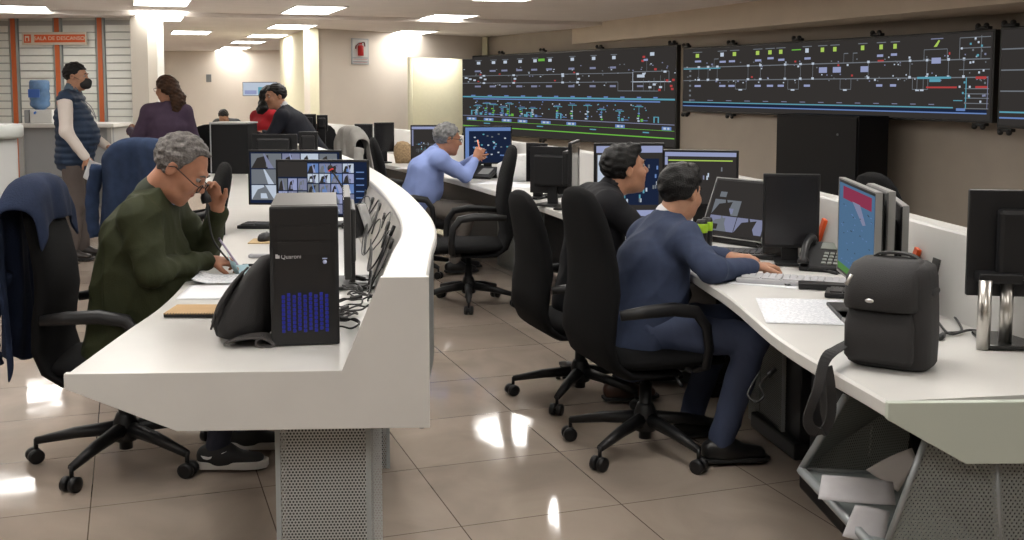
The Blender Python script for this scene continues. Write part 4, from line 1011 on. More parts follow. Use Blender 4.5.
def draw_v2(D_):
    r = random.Random(6); tk = .007
    for _ in range(90): D_.r(r.random(), r.choice((.70, .49, .66, .53, .74, .45)) + r.uniform(-.02, .02), .004, .016, r.choice('dvdw'))
    gx = [.045, .125, .165, .24, .28, .315, .40, .45, .49, .58, .64, .685]
    for i, x in enumerate(gx): D_.r(x - .006, .86, .011, .06, 'y' if i not in (1, 6) else 'w'); D_.r(x - .015, .94, .03, .012, 'd')
    D_.r(.35, .90, .03, .015, 'g'); D_.poly([(.81, .86), (.82, .86), (.83, .93), (.825, .94)], 'y'); D_.r(.80, .95, .04, .012, 'v')
    D_.hl(.0, .99, .70, 'd', tk * 1.6); D_.hl(.0, .99, .49, 'd', tk * 1.6); D_.hl(.0, .12, .68, 'c', tk * 2)
    for x in (.045, .125, .155, .24, .28, .315, .40, .635, .68): D_.r(x - .008, .77 + r.uniform(-.01, .02), .02, .03, 'p'); D_.r(x - .008, .385, .02, .03, 'p')
    for x, y in ((.44, .575), (.485, .575), (.575, .575)): D_.r(x, y, .026, .075, 'p')
    for x in (.05, .08, .11, .21, .25, .33, .38, .42, .60, .735, .79, .86, .91): D_.vl(x, .49, .70, 'd', tk); D_.r(x - .004, .485, .008, .03, 'w'); D_.r(x - .004, .69, .008, .03, 'w')
    for x in (.17, .34, .51, .745, .76): D_.vl(x, .35, .49, 'd', tk); D_.vl(x + .035, .35, .49, 'd', tk); D_.hl(x, x + .035, .35, 'd', tk); D_.r(x + .01, .33, .012, .02, 'w')
    for x in (.09, .105, .175, .22, .36, .37, .50, .53, .545, .62, .73, .79): D_.r(x, r.choice((.52, .46, .66, .73)), .006, .025, r.choice('wwrv'))
    for x in (.10, .52, .55): D_.vl(x, .70, .83, 'd', tk * .8); D_.r(x, .82, .014, .012, 'd')
    D_.vl(.78, .70, .83, 'd', tk); D_.hl(.78, .855, .83, 'd', tk); D_.vl(.855, .70, .83, 'd', tk); D_.r(.805, .66, .03, .07, 'p'); D_.r(.80, .44, .036, .035, 'c'); D_.hl(.76, .87, .49, 'c', tk * 3)
    D_.hl(.79, .89, .375, 'r', tk * 2.4); D_.r(.95, .47, .035, .03, 'r'); D_.r(.95, .36, .04, .03, 'r'); D_.r(.63, .705, .02, .02, 'r'); D_.r(.86, .76, .005, .03, 'r')
    for y in (.95, .83, .70, .58, .30, .25, .19, .13, .36): D_.hl(.895 if y > .5 else .915, .995, y, 'd', tk * 1.2)
    D_.vl(.895, .70, .95, 'd', tk); D_.vl(.92, .13, .49, 'c', tk * 1.6); D_.vl(.965, .70, .97, 'd', tk); D_.vl(.99, .13, .5, 'v', tk)
    for _ in range(26): D_.r(.89 + r.random() * .1, .15 + r.random() * .8, .006, .024, r.choice('wcwvd'))
    D_.hl(.88, .91, .22, 'c', tk * 1.2)
    for k in range(14): D_.r(.02 + k * .06, .165, .018, .01, 'v')
    D_.hl(.0, .88, .135, 'c', tk * 1.8); D_.hl(.0, .99, .075, 'b', tk * 1.8); D_.hl(.0, .99, .10, 'navy', tk * 4); D_.r(.89, .10, .03, .03, 'b')
    for k in range(7): D_.r(.02, .15 + k * .08, .006, .03, 'd')
def draw_v3(D_):
    tk = .008
    for y in (.80, .58, .36): D_.hl(0, 1, y, 'd', tk * 1.5)
    for x in (.05, .07, .10, .12): D_.vl(x, .36, .80, 'd', tk); D_.r(x - .004, .50, .008, .05, 'w'); D_.r(x - .004, .32, .008, .03, 'w'); D_.r(x - .004, .76, .008, .05, 'w')
    D_.hl(0, 1, .14, 'c', tk * 1.8); D_.hl(0, 1, .08, 'b', tk * 1.8)
v1 = video_wall('video_wall', 'tall two-row video wall with white, cyan and green railway schematic, left of the long one', s1a, s1b, 2.065, .66, draw_v1, (.0, .22, .44, .70, .98), .14)
v2 = video_wall('video_wall', 'long low video wall with lime blocks along its top, above the black cabinet', s2a, s2b, 2.015, 1.185, draw_v2, (.0, .20, .45, .70, .97), .14)
d2 = (s2b - s2a); d2.z = 0; d2.normalize()
c0 = Vector((s2b.x, s2b.y, 0)) + d2 * .35 + Vector((.10, 0, 0)); c0 = ay(1001, 70, 10.0); c1 = c0 + (Matrix.Rotation(D(-2), 3, 'Z') @ d2) * -0 ; dd2 = (s2b - s2a); dd2.z = 0; dd2.normalize()
c1 = Vector((c0.x, c0.y, 0)) + Vector((dd2.x * 4, dd2.y * 4, 0))
v3 = video_wall('video_wall', 'third video wall cut off by the right edge of the view', c0, c1, 2.015, 1.15, draw_v3, (.01, .3), .14)
# black cabinet standing below the long wall
kn = ay(858, 150, 11.25); kd = Vector((-.39, .92, 0)).normalized(); cw_ = 1.37
t = thing('equipment_cabinet', (kn.x + kd.x * cw_ / 2, kn.y + kd.y * cw_ / 2, 0), math.atan2(-kd.y, -kd.x), 'tall plain black cabinet standing below the long video wall', 'cabinet')
ztop_c = 1.20
q = MB(); q.box((0, .20, ztop_c / 2), (cw_, .39, ztop_c), bev=.004); q.build('body', mat('cabinet_black', (.007, .007, .008), .6, spec=.2), t)
q = MB(); q.box((0, -.008, ztop_c / 2 + .03), (cw_ - .03, .014, ztop_c - .10), bev=.003); dr = q.build('door', mat('cabinet_black', (.013, .013, .014)), t)
q = MB(); q.ball((cw_ * .28, -.018, 1.0), (.014, .012, .014)); q.build('lock', grey_mt, dr)
# ---- extinguisher sign on the column wall
def wall_frame(a, b):
    d = (Vector(b) - Vector(a)); return math.atan2(d.y, d.x)
wdir = (Vector((pB.x, pB.y)) - Vector(pA)); wlen = wdir.length; wdir.normalize()
def on_wall(px):
    r = ray(px, 60); Mx_ = np.array([[r.x, -wdir.x], [r.y, -wdir.y]]); t_, s_ = np.linalg.solve(Mx_, np.array(pA)); return s_, r * t_ + Vector((0, 0, CH))
s0, P0 = on_wall(351); s1, P1 = on_wall(368); wang = math.atan2(wdir.y, wdir.x)
Ym = (P0.y + P1.y) / 2; zt, zb = ay(359, 38.5, Ym).z, ay(359, 64.5, Ym).z; ww = s1 - s0; hh = zt - zb
t = thing('sign', ((P0.x + P1.x) / 2, Ym, zb), wang, 'white sign with a red fire extinguisher symbol on the beige wall', 'sign')
t.location += Vector((wdir.y, -wdir.x, 0)) * .02
q = MB(); q.box((0, .008, hh / 2), (ww, .012, hh), bev=.002); q.build('board', mat('sign_blue', (.40, .43, .46), .5), t)
q = MB(); q.box((0, .0, hh * .62), (ww * .88, .006, hh * .68)); q.box((0, .0, hh * .18), (ww * .88, .006, hh * .10)); q.box((0, .0, hh * .06), (ww * .88, .006, hh * .05)); q.build('face', mat('sign_white', (.62, .64, .62), .5), t)
red = mat('sign_red', (.50, .015, .015), .5)
q = MB(); rr_ = ww * .15
q.tube([(0, -.004, hh * .34), (0, -.004, hh * .70), (0, -.004, hh * .75)], [rr_, rr_, rr_ * .5], seg=14); q.box((0, -.006, hh * .80), (ww * .16, .02, hh * .06)); q.build('extinguisher_symbol', red, t)
q = MB(); q.tube(catm3([(0, -.008, hh * .82), (ww * .22, -.008, hh * .85), (ww * .26, -.008, hh * .70)], 4), ww * .025, seg=6); q.tube([(-.02, -.008, hh * .83), (-ww * .26, -.008, hh * .70), (-ww * .28, -.008, hh * .60)], ww * .03, seg=6); q.build('hose', mat('sign_dark', (.12, .02, .02), .5), t)
for zz in (.20, .085): q = MB(); q.box((0, -.004, hh * zz), (ww * .8, .004, hh * .012)); q.build('caption_line', red, t)
# ---- orange room sign on the office front
def on_office(px, y, off=.06):
    s = ox(px); return s
sA, sB = ox(27.5), ox(91.5); yo = of_a + o_d * ((sA + sB) / 2)
zt, zb = ay(60, 32.5, yo.y).z, ay(60, 45, yo.y).z; ww = sB - sA; hh = zt - zb
t = thing('sign', (yo.x + o_d.y * .09, yo.y - o_d.x * .09, zb), o_ang, 'long orange room sign with white letters hanging across the slatted front', 'sign')
q = MB(); q.box((0, .02, hh / 2), (ww, .02, hh), bev=.003); q.build('board', mat('sign_cream', (.62, .56, .46), .5), t)
q = MB(); q.box((ww * .09, .006, hh / 2), (ww * .78, .012, hh * .62)); of_ = q.build('orange_panel', mat('sign_orange', (.66, .10, .02), .5), t)
q = MB(); q.box((-ww * .41, .006, hh / 2), (ww * .105, .012, hh * .66)); ic = q.build('icon_panel', mat('sign_orange', (.66, .10, .02)), t)
sw = mat('sign_letter', (.75, .62, .50), .5)
q = MB(); q.box((-ww * .41, -.001, hh * .5), (ww * .065, .006, hh * .42), sw); q.box((-ww * .41, -.006, hh * .44), (ww * .03, .006, hh * .26), mat('sign_orange', (.66, .10, .02))); q.build('icon', None, ic)
text('SALA DE DESCANSO', hh * .42, sw, T(ww * .09, -.002, hh * .5) @ XZ, of_, ext=.001, sx=1.12)
# ---- office counter with water jug
ca, cb = ay(17, 124, 13.2), ay(110, 124, 13.2)
t = thing('counter', ((ca.x + cb.x) / 2, 13.2, 0), D(2), 'grey-fronted counter with a white top, in front of the slatted panels', 'counter')
cw_ = cb.x - ca.x; zc_ = ca.z
q = MB(); q.box((0, .35, zc_ - .02), (cw_ + .08, .74, .045), bev=.006); q.build('top', white, t)
q = MB(); q.box((0, .10, zc_ - .34), (cw_, .04, .60)); q.build('front_panel', mat('counter_grey', (.26, .27, .28), .5), t)
for s in (-1, 1): q = MB(); q.box((s * (cw_ / 2 - .03), .36, (zc_ - .04) / 2), (.05, .66, zc_ - .04)); q.build('side_panel', mat('counter_side', (.36, .36, .35), .5), t)
q = MB(); q.box((0, .60, .30), (cw_ - .1, .03, .60)); q.build('back_panel', mat('counter_side', (.36, .36, .35)), t)
ja, jb = ay(29.5, 80, 13.5), ay(50, 110, 13.5); jr = (jb.x - ja.x) / 2; jz0, jz1 = ay(40, 109.5, 13.5).z, ay(40, 80, 13.5).z
t = thing('water_dispenser', ((ja.x + jb.x) / 2, 13.5, zc_), 0, 'white water dispenser base under the big blue water jug', 'dispenser')
q = MB(); q.box((.06, .0, (jz0 - zc_) / 2), (.28, .26, jz0 - zc_), bev=.02); q.build('body', mat('appliance_white', (.58, .58, .56), .4), t)
q = MB(); q.box((-.13, -.0, (jz0 - zc_) / 2), (.06, .2, jz0 - zc_ - .01), bev=.01); q.build('side_panel', mat('counter_grey', (.26, .27, .28)), t)
q = MB(); q.tube([(0, -.135, .14), (0, -.165, .135), (0, -.165, .115)], .012, seg=8); q.build('tap', mat('tap_blue', (.05, .15, .5), .4), t)
hj = jz1 - jz0
t = thing('water_jug', ((ja.x + jb.x) / 2, 13.5, jz0), 0, 'large translucent blue water jug upside down on the dispenser', 'water jug')
wat = mat('jug_blue', (.16, .30, .52), .15, noise=.25, nscale=8); wat.node_tree.nodes['Principled BSDF'].inputs['Transmission Weight'].default_value = .45
q = MB(); q.lathe([(0, 0), (jr * .5, .0), (jr * .95, hj * .12), (jr, hj * .2), (jr * .93, hj * .30), (jr, hj * .36), (jr, hj * .56), (jr * .93, hj * .62), (jr, hj * .68), (jr, hj * .92), (jr * .9, hj), (0, hj)], seg=24); q.build('bottle', wat, t)
q = MB(); q.box((-.02, -jr - .0, hj * .55), (.14, .01, hj * .28), bev=.003); q.build('label_patch', mat('label_blue', (.04, .12, .42), .5), t)
# round reception desk at the far left
cc = ay(-24, 130, 7.9)
t = thing('reception_desk', (cc.x, 7.9, 0), 0, 'curved grey reception desk with a thick pale top, cut by the left edge', 'desk')
zc2 = ay(10, 126, 7.6).z
q = MB(); q.lathe([(0, .02), (.27, .02), (.27, zc2 - .10), (0, zc2 - .10)], seg=40); q.build('body', mat('counter_side', (.36, .36, .35)), t)
q = MB(); q.lathe([(0, zc2 - .10), (.30, zc2 - .10), (.315, zc2 - .08), (.315, zc2 - .015), (.30, zc2), (0, zc2)], seg=40); q.build('top', mat('pale_top', (.48, .50, .48), .35), t)
# wall box and screen at the far wall
a = ay(203, 78, 27.9); q = MB(); q.box((0, 0, 0), (.14, .05, .20), bev=.01); q.box((0, -.03, .0), (.09, .01, .12), grey_mt); obj1(q, 'wall_thermostat', mat('box_grey', (.30, .29, .27), .5), 'small grey box high on the far back wall', 'wall box', (a.x, 27.85 + .6, a.z), D(-7))
a, b = ay(240, 82, 27.2), ay(276, 96, 27.2)
monitor('pale blue lit screen high on the far back wall', ((a.x + b.x) / 2, 27.4, b.z), D(-5), b.x - a.x, a.z - b.z, .0, lambda D_: (D_.r(0, 0, 1, 1, 'w'), D_.r(.45, .05, .5, .6, 'c'), D_.r(.05, .1, .35, .3, 'p')), stand=None, name='wall_screen')
# wooden hood of the tan bag by the coat
a = ay(398, 140, 10.3)
t = thing('tan_bag', (a.x + .0, 10.9, TOP), D(10), 'tan furry bag behind the grey coat', 'bag')
q = squash_loft([((0, 0, 0), (.09, 0, 0), (0, .06, 0)), ((0, 0, .10), (.11, 0, 0), (0, .07, 0)), ((-.01, 0, .17), (.09, 0, 0), (0, .06, 0)), ((-.02, 0, .21), (.05, 0, 0), (0, .04, 0)), ((-.02, 0, .22), (.01, 0, 0), (0, .01, 0))]); q.build('bag_body', mat('tan_fur', (.30, .21, .12), .95, noise=.3, nscale=60, bump=.6, bscale=90), t)
# papers, bag and phone beside the grey-haired man
p = az(514, 183, TOP); t = thing('plastic_bag', (p.x + .03, p.y + .2, TOP), 0, 'crumpled white plastic bag on the desk behind the empty aisle chair', 'bag')
q = squash_loft([((0, 0, 0), (.16, 0, 0), (0, .10, 0)), ((.01, 0, .07), (.18, 0, 0), (0, .12, 0)), ((-.01, .01, .14), (.15, 0, 0), (0, .10, 0)), ((.02, 0, .20), (.09, 0, .01), (0, .06, 0)), ((.03, 0, .22), (.03, 0, 0), (0, .02, 0))], e=2.2, n=26)
o = q.build('bag_body', mat('film_white', (.50, .50, .50), .4, bump=1.5, bscale=22), t)
p = az(486, 178, TOP); t = thing('desk_phone', (p.x, p.y, TOP), D(-30), 'black phone with white-grey keys in front of the grey-haired man', 'phone')
q = MB(); q.box((0, 0, .05), (.20, .18, .03), bev=.01, M=rot('X', D(24))); q.box((0, .05, .03), (.16, .04, .06)); q.build('body', black_pl, t)
q = MB(); q.tube([(-.12, -.09, .07), (-.12, 0, .11), (-.12, .09, .11)], .02, seg=8); q.build('handset', black_pl, t)
q = MB(); q.box((.02, -.01, .068), (.10, .10, .006), M=rot('X', D(24))); q.build('keys', mat('phone_keys', (.16, .16, .16)), t)
p = az(478, 177, TOP); t = thing('desk_phone', (p.x - .02, p.y + .15, TOP), D(-10), 'second black phone between the diagram monitors and the white plastic bag', 'phone')
q = MB(); q.box((0, 0, .04), (.16, .18, .03), bev=.01, M=rot('X', D(28))); q.box((0, .05, .02), (.13, .04, .05)); q.build('body', black_pl, t); q = MB(); q.tube([(-.09, -.08, .05), (-.09, 0, .10), (-.09, .09, .10)], .018, seg=8); q.build('handset', black_pl, t)
for k, (x, y, w_, lab) in enumerate(((500, 183, .30, 'white sheet on the desk edge below the white plastic bag'), (522, 186, .22, 'paper beside the empty aisle chair on the desk'), (415, 168, .3, 'white paper left of the grey-haired man'))):
    p = az(x, y, TOP); sheet('paper_sheet', lab, 'paper', (p.x, p.y, TOP), D(-20), w_, .30, paper_w)

z_r = z_rec + .12
w_ = MB(); w_.prism([(pB.x - .05, pB.y + .05), (pC.x + .5, pC.y + .4), (pC.x + 1.4, pC.y + 1.8), (pB.x - .05, pB.y + 1.4)], z_r, z_r + .05); struct(w_.build('ceiling', ceil_m))
o = copy_tree(lp); o.location = ((pB.x + pC.x) / 2 - .05, (pB.y + pC.y) / 2 + .75, z_r); o.rotation_euler = (0, 0, wang); o.scale = (1.3, .7, 1)
tag(o, 'ceiling lamp inside the lit recess behind the monitors', 'ceiling light'); del o['group']
# ------------------------------------------------------------------ smooth bodies from distance fields
def V(*a): return np.array(a, dtype=np.float64)
def nz(v): v = np.asarray(v, float); return v / (np.linalg.norm(v) + 1e-12)
def s_cap(a, b, r0, r1):
    a, b = np.asarray(a, float), np.asarray(b, float); ab = b - a; L = ab @ ab + 1e-12
    def f(P):
        q = P - a; h = np.clip(q @ ab / L, 0, 1); return np.linalg.norm(q - h[:, None] * ab, axis=1) - (r0 + (r1 - r0) * h)
    return f
def s_ell(c, r, R=None):
    c, r = np.asarray(c, float), np.asarray(r, float)
    def f(P):
        q = P - c
        if R is not None: q = q @ R
        k0 = np.linalg.norm(q / r, axis=1); k1 = np.linalg.norm(q / (r * r), axis=1) + 1e-9
        return np.where(k0 < 1e-4, -min(r), k0 * (k0 - 1) / k1)
    return f
def s_ecap(a, b, right, s0, s1):
    "elliptical limb: half width along right, half depth square to it"
    a, b = np.asarray(a, float), np.asarray(b, float); ab = b - a; L = ab @ ab; ax = nz(ab); right = nz(right - (np.asarray(right) @ ax) * ax); fw = np.cross(ax, right)
    def f(P):
        q = P - a; h = np.clip(q @ ab / L, 0, 1); q = q - h[:, None] * ab
        w = s0[0] + (s1[0] - s0[0]) * h; d = s0[1] + (s1[1] - s0[1]) * h; m = np.minimum(w, d)
        x, y, z = q @ right, q @ fw, q @ ax
        k0 = np.sqrt((x / w) ** 2 + (y / d) ** 2 + (z / m) ** 2); k1 = np.sqrt((x / w ** 2) ** 2 + (y / d ** 2) ** 2 + (z / m ** 2) ** 2) + 1e-9
        return np.where(k0 < 1e-4, -m, k0 * (k0 - 1) / k1)
    return f
def s_box(c, h, r, R=None):
    c, h = np.asarray(c, float), np.asarray(h, float)
    def f(P):
        q = P - c
        if R is not None: q = q @ R
        q = np.abs(q) - (h - r); return np.linalg.norm(np.maximum(q, 0), axis=1) + np.minimum(q.max(axis=1), 0) - r
    return f
def smin(a, b, k):
    if k <= 0: return np.minimum(a, b)
    h = np.clip(.5 + .5 * (b - a) / k, 0, 1); return b + (a - b) * h - k * h * (1 - h)
class Field:
    def __init__(s): s.ops = []; s.disp = None; s.lo = np.full(3, 1e9); s.hi = -s.lo
    def u(s, f, k=.02): s.ops.append(('u', f, k)); return s
    def cut(s, f, k=.01): s.ops.append(('c', f, k)); return s
    def keep(s, f, k=.006): s.ops.append(('k', f, k)); return s
    def __call__(s, P):
        d = None
        for o, f, k in s.ops:
            e = f(P)
            if d is None: d = e
            elif o == 'u': d = smin(d, e, k)
            elif o == 'c': d = -smin(-d, e, k)
            else: d = -smin(-d, -e, k)
        if s.disp is not None: d = d - s.disp(P)
        return d
def folds(amp, f=1., seed=0, dirs=None):
    r = np.random.RandomState(seed); W = [(nz(r.randn(3) * (V(1, 1, .8))) * (26 + 34 * r.rand()) * f, r.rand() * 6.28, .4 + .6 * r.rand()) for _ in range(7)]
    def g(P):
        s = 0
        for w, p, a in W: s = s + a * (1 - 1.9 * np.abs(np.sin(.5 * (P @ w) + p + 1.1 * np.sin(P @ w[[1, 2, 0]] * .37))) ** .8)
        return amp * s / 2.1
    return g
def surface(F_, lo, hi, res):
    "surface nets over a sparse set of blocks"
    lo = np.asarray(lo, float) - 3 * res; hi = np.asarray(hi, float) + 3 * res; B = 6
    nb = np.maximum(1, np.ceil((hi - lo) / (res * B)).astype(int)); n = nb * B
    cx = [lo[i] + (np.arange(nb[i]) + .5) * B * res - .5 * res for i in range(3)]
    C = np.stack(np.meshgrid(*cx, indexing='ij'), -1).reshape(-1, 3); dc = F_(C); act = np.abs(dc) < B * res * .87 * 1.7 + .006
    D3 = np.repeat(np.repeat(np.repeat(np.where(dc > 0, 1., -1.).reshape(nb), B, 0), B, 1), B, 2).astype(np.float32)
    idx = np.argwhere(act.reshape(nb)); o = np.stack(np.meshgrid(*[np.arange(B)] * 3, indexing='ij'), -1).reshape(-1, 3)
    G = (idx[:, None, :] * B + o[None]).reshape(-1, 3)
    vals = np.empty(len(G), np.float32); st = 200000
    for i in range(0, len(G), st): vals[i:i + st] = F_(lo + G[i:i + st] * res)
    D3[G[:, 0], G[:, 1], G[:, 2]] = vals
    D3[0] = 1; D3[-1] = 1; D3[:, 0] = 1; D3[:, -1] = 1; D3[:, :, 0] = 1; D3[:, :, -1] = 1
    S = D3 < 0; c = np.zeros(tuple(n - 1), np.int8)
    for a in (0, 1):
        for b in (0, 1):
            for d in (0, 1): c += S[a:n[0] - 1 + a, b:n[1] - 1 + b, d:n[2] - 1 + d]
    cells = np.argwhere((c > 0) & (c < 8)); vid = np.full(tuple(n - 1), -1, np.int32); vid[cells[:, 0], cells[:, 1], cells[:, 2]] = np.arange(len(cells))
    acc = np.zeros((len(cells), 3)); cnt = np.zeros(len(cells))
    corners = [(a, b, d) for a in (0, 1) for b in (0, 1) for d in (0, 1)]
    for i, p in enumerate(corners):
        for q in corners[i + 1:]:
            if sum(abs(p[k] - q[k]) for k in range(3)) != 1: continue
            v0 = D3[cells[:, 0] + p[0], cells[:, 1] + p[1], cells[:, 2] + p[2]]; v1 = D3[cells[:, 0] + q[0], cells[:, 1] + q[1], cells[:, 2] + q[2]]
            m = (v0 < 0) != (v1 < 0); t = np.where(m, v0 / np.where(m, v0 - v1, 1), 0)
            acc += np.where(m[:, None], np.array(p) + t[:, None] * (np.array(q) - np.array(p)), 0); cnt += m
    vs = lo + (cells + acc / np.maximum(cnt, 1)[:, None]) * res
    faces = []
    for ax in range(3):
        sl0 = [slice(1, n[k] - 1) for k in range(3)]; sl1 = list(sl0); sl0[ax] = slice(0, n[ax] - 1); sl1[ax] = slice(1, n[ax])
        A, Bv = S[tuple(sl0)], S[tuple(sl1)]; e = np.argwhere(A != Bv); off = np.array([1, 1, 1]); off[ax] = 0; e = e + off
        u, w = (ax + 1) % 3, (ax + 2) % 3
        def g(du, dw): q = e.copy(); q[:, u] -= du; q[:, w] -= dw; return vid[q[:, 0], q[:, 1], q[:, 2]]
        Q = np.stack([g(1, 1), g(0, 1), g(0, 0), g(1, 0)], 1); fl = S[e[:, 0], e[:, 1], e[:, 2]]; Q[~fl] = Q[~fl][:, ::-1]; faces.append(Q[(Q >= 0).all(1)])
    return vs, np.concatenate(faces)
def sdf_mesh(name, F_, lo, hi, res, m, parent=None, smooth=1):
    vs, fs = surface(F_, lo, hi, res)
    # one light relaxation, then back on the surface
    me = bpy.data.meshes.new(name); me.vertices.add(len(vs)); me.vertices.foreach_set('co', vs.astype(np.float32).ravel())
    me.loops.add(len(fs) * 4); me.loops.foreach_set('vertex_index', fs.astype(np.int32).ravel()); me.polygons.add(len(fs)); me.polygons.foreach_set('loop_start', np.arange(0, len(fs) * 4, 4, dtype=np.int32))
    me.update(calc_edges=True); me.validate(); me.polygons.foreach_set('use_smooth', np.ones(len(me.polygons), bool)); me.materials.append(m)
    o = link(name, me, parent)
    if smooth:
        s = o.modifiers.new('relax', 'SMOOTH'); s.factor = .5; s.iterations = smooth
    return o
def bounds(pts, pad): pts = np.array(pts); return pts.min(0) - pad, pts.max(0) + pad
def Rm(yaw=0, pitch=0, roll=0):
    "columns are the head's x, y, z axes; pitch < 0 looks down, yaw > 0 turns left"
    return np.array(Euler((D(pitch), D(roll), D(yaw)), 'XYZ').to_matrix()) if False else np.array((Matrix.Rotation(D(yaw), 3, 'Z') @ Matrix.Rotation(D(pitch), 3, 'X') @ Matrix.Rotation(D(roll), 3, 'Y')))

def skin_mat(name, col):
    if name in MATS: return MATS[name]
    m = mat(name, col, .52, noise=.10, nscale=30, bump=.08, bscale=300); b = m.node_tree.nodes['Principled BSDF']
    b.inputs['Specular IOR Level'].default_value = .3; b.inputs['Subsurface Weight'].default_value = .12; b.inputs['Subsurface Radius'].default_value = (.02, .008, .004); b.inputs['Subsurface Scale'].default_value = .4
    return m
def head_ops(F_, c, R, s, neck, fem=False, jowl=0.):
    c = np.asarray(c, float)
    def W(x, y, z): return c + R @ (V(x, y, z) * s)
    def E(p, r, k): F_.u(s_ell(W(*p), V(*r) * s, R), k)
    E((0, -.014, .036), (.073, .092, .082), 0); E((0, .028, -.018), (.058, .064, .082), .03); E((0, .026, -.068), (.050 + jowl, .056, .044), .03)
    F_.u(s_cap(W(0, .066, -.094), W(0, .066, -.090), .019 * s, .019 * s), .02)
    for q in (-1, 1): E((q * .036, .062, -.022), (.026, .026, .026), .02)
    F_.u(s_cap(W(-.030, .080, .030), W(.030, .080, .030), .012 * s, .012 * s), .015)
    F_.u(s_cap(W(0, .084, .020), W(0, .108, -.018), .008 * s, .0115 * s), .010)
    for q in (-1, 1): E((q * .0105, .098, -.024), (.008, .010, .007), .006)
    for q in (-1, 1): F_.cut(s_ell(W(q * .030, .103, .014), V(.016, .014, .011) * s, R), .010)
    F_.u(s_cap(W(-.019, .084, -.056), W(.019, .084, -.056), .0065 * s, .0065 * s), .006); F_.u(s_cap(W(-.015, .086, -.046), W(.015, .086, -.046), .006 * s, .006 * s), .006)
    F_.cut(s_cap(W(-.020, .094, -.0512), W(.020, .094, -.0512), .0022 * s, .0022 * s), .002)
    for q in (-1, 1):
        E((q * .076, -.008, .000), (.008, .019, .031), .006); F_.cut(s_ell(W(q * .085, -.004, .003), V(.006, .010, .017) * s, R), .004)
    nb = np.asarray(neck, float); F_.u(s_cap(W(0, -.018, -.045), nb, .055 * s * (.88 if fem else 1), .064 * s * (.85 if fem else 1)), .025)
def hand_ops(F_, w, d, n, side, curl=(.3, .4, .3), s=1., spread=0.06, thumb=(.55, .75, .25)):
    "w wrist, d towards the fingers, n out of the palm, side +1: thumb on d x n"
    w = np.asarray(w, float); d = nz(d); n = np.asarray(n, float); n = nz(n - (n @ d) * d); l = np.cross(d, n) * side
    F_.u(s_ecap(w - d * .01, w + d * .035 * s, l, (.026 * s, .019 * s), (.034 * s, .016 * s)), .012)
    F_.u(s_ecap(w + d * .03 * s, w + d * .082 * s, l, (.035 * s, .015 * s), (.039 * s, .0125 * s)), .01)
    tips = []
    for i, (o, L) in enumerate(zip((.030, .0105, -.0100, -.0290), (.070, .078, .072, .057))):
        p = w + d * (.084 - .003 * abs(i - 1)) * s + l * o * s; dd = nz(d + l * spread * (1.3 - i)); a = 0
        for j, (fr, rr) in enumerate(((.45, .0092), (.31, .0084), (.24, .0076))):
            a += curl[j] * (1 + .12 * (i - 1)); q = nz(dd * math.cos(a) + n * math.sin(a)); p2 = p + q * L * fr * s
            F_.u(s_cap(p, p2, rr * s, (rr - .0008) * s), .0035 if j else .006); p = p2
        tips.append(p)
    p = w + d * .022 * s + l * .026 * s; q = nz(d * thumb[0] + l * thumb[1] + n * thumb[2]); p2 = p + q * .042 * s; F_.u(s_cap(p, p2, .0145 * s, .0110 * s), .012)
    q = nz(q + d * .5 + n * .25); p3 = p2 + q * .032 * s; F_.u(s_cap(p2, p3, .0105 * s, .0085 * s), .004)
    return tips
def hairline(c, R, s, grow, ys, zs, widow=0.):
    "keeps what lies above the hairline, given as height over the head's depth axis"
    c = np.asarray(c, float)
    def f(P):
        q = (P - c) @ R / s; z0 = np.interp(q[:, 1], ys, zs) + widow * np.maximum(0, .03 - np.abs(np.abs(q[:, 0]) - .045)) ; return (z0 - q[:, 2]) * s * .8
    return f
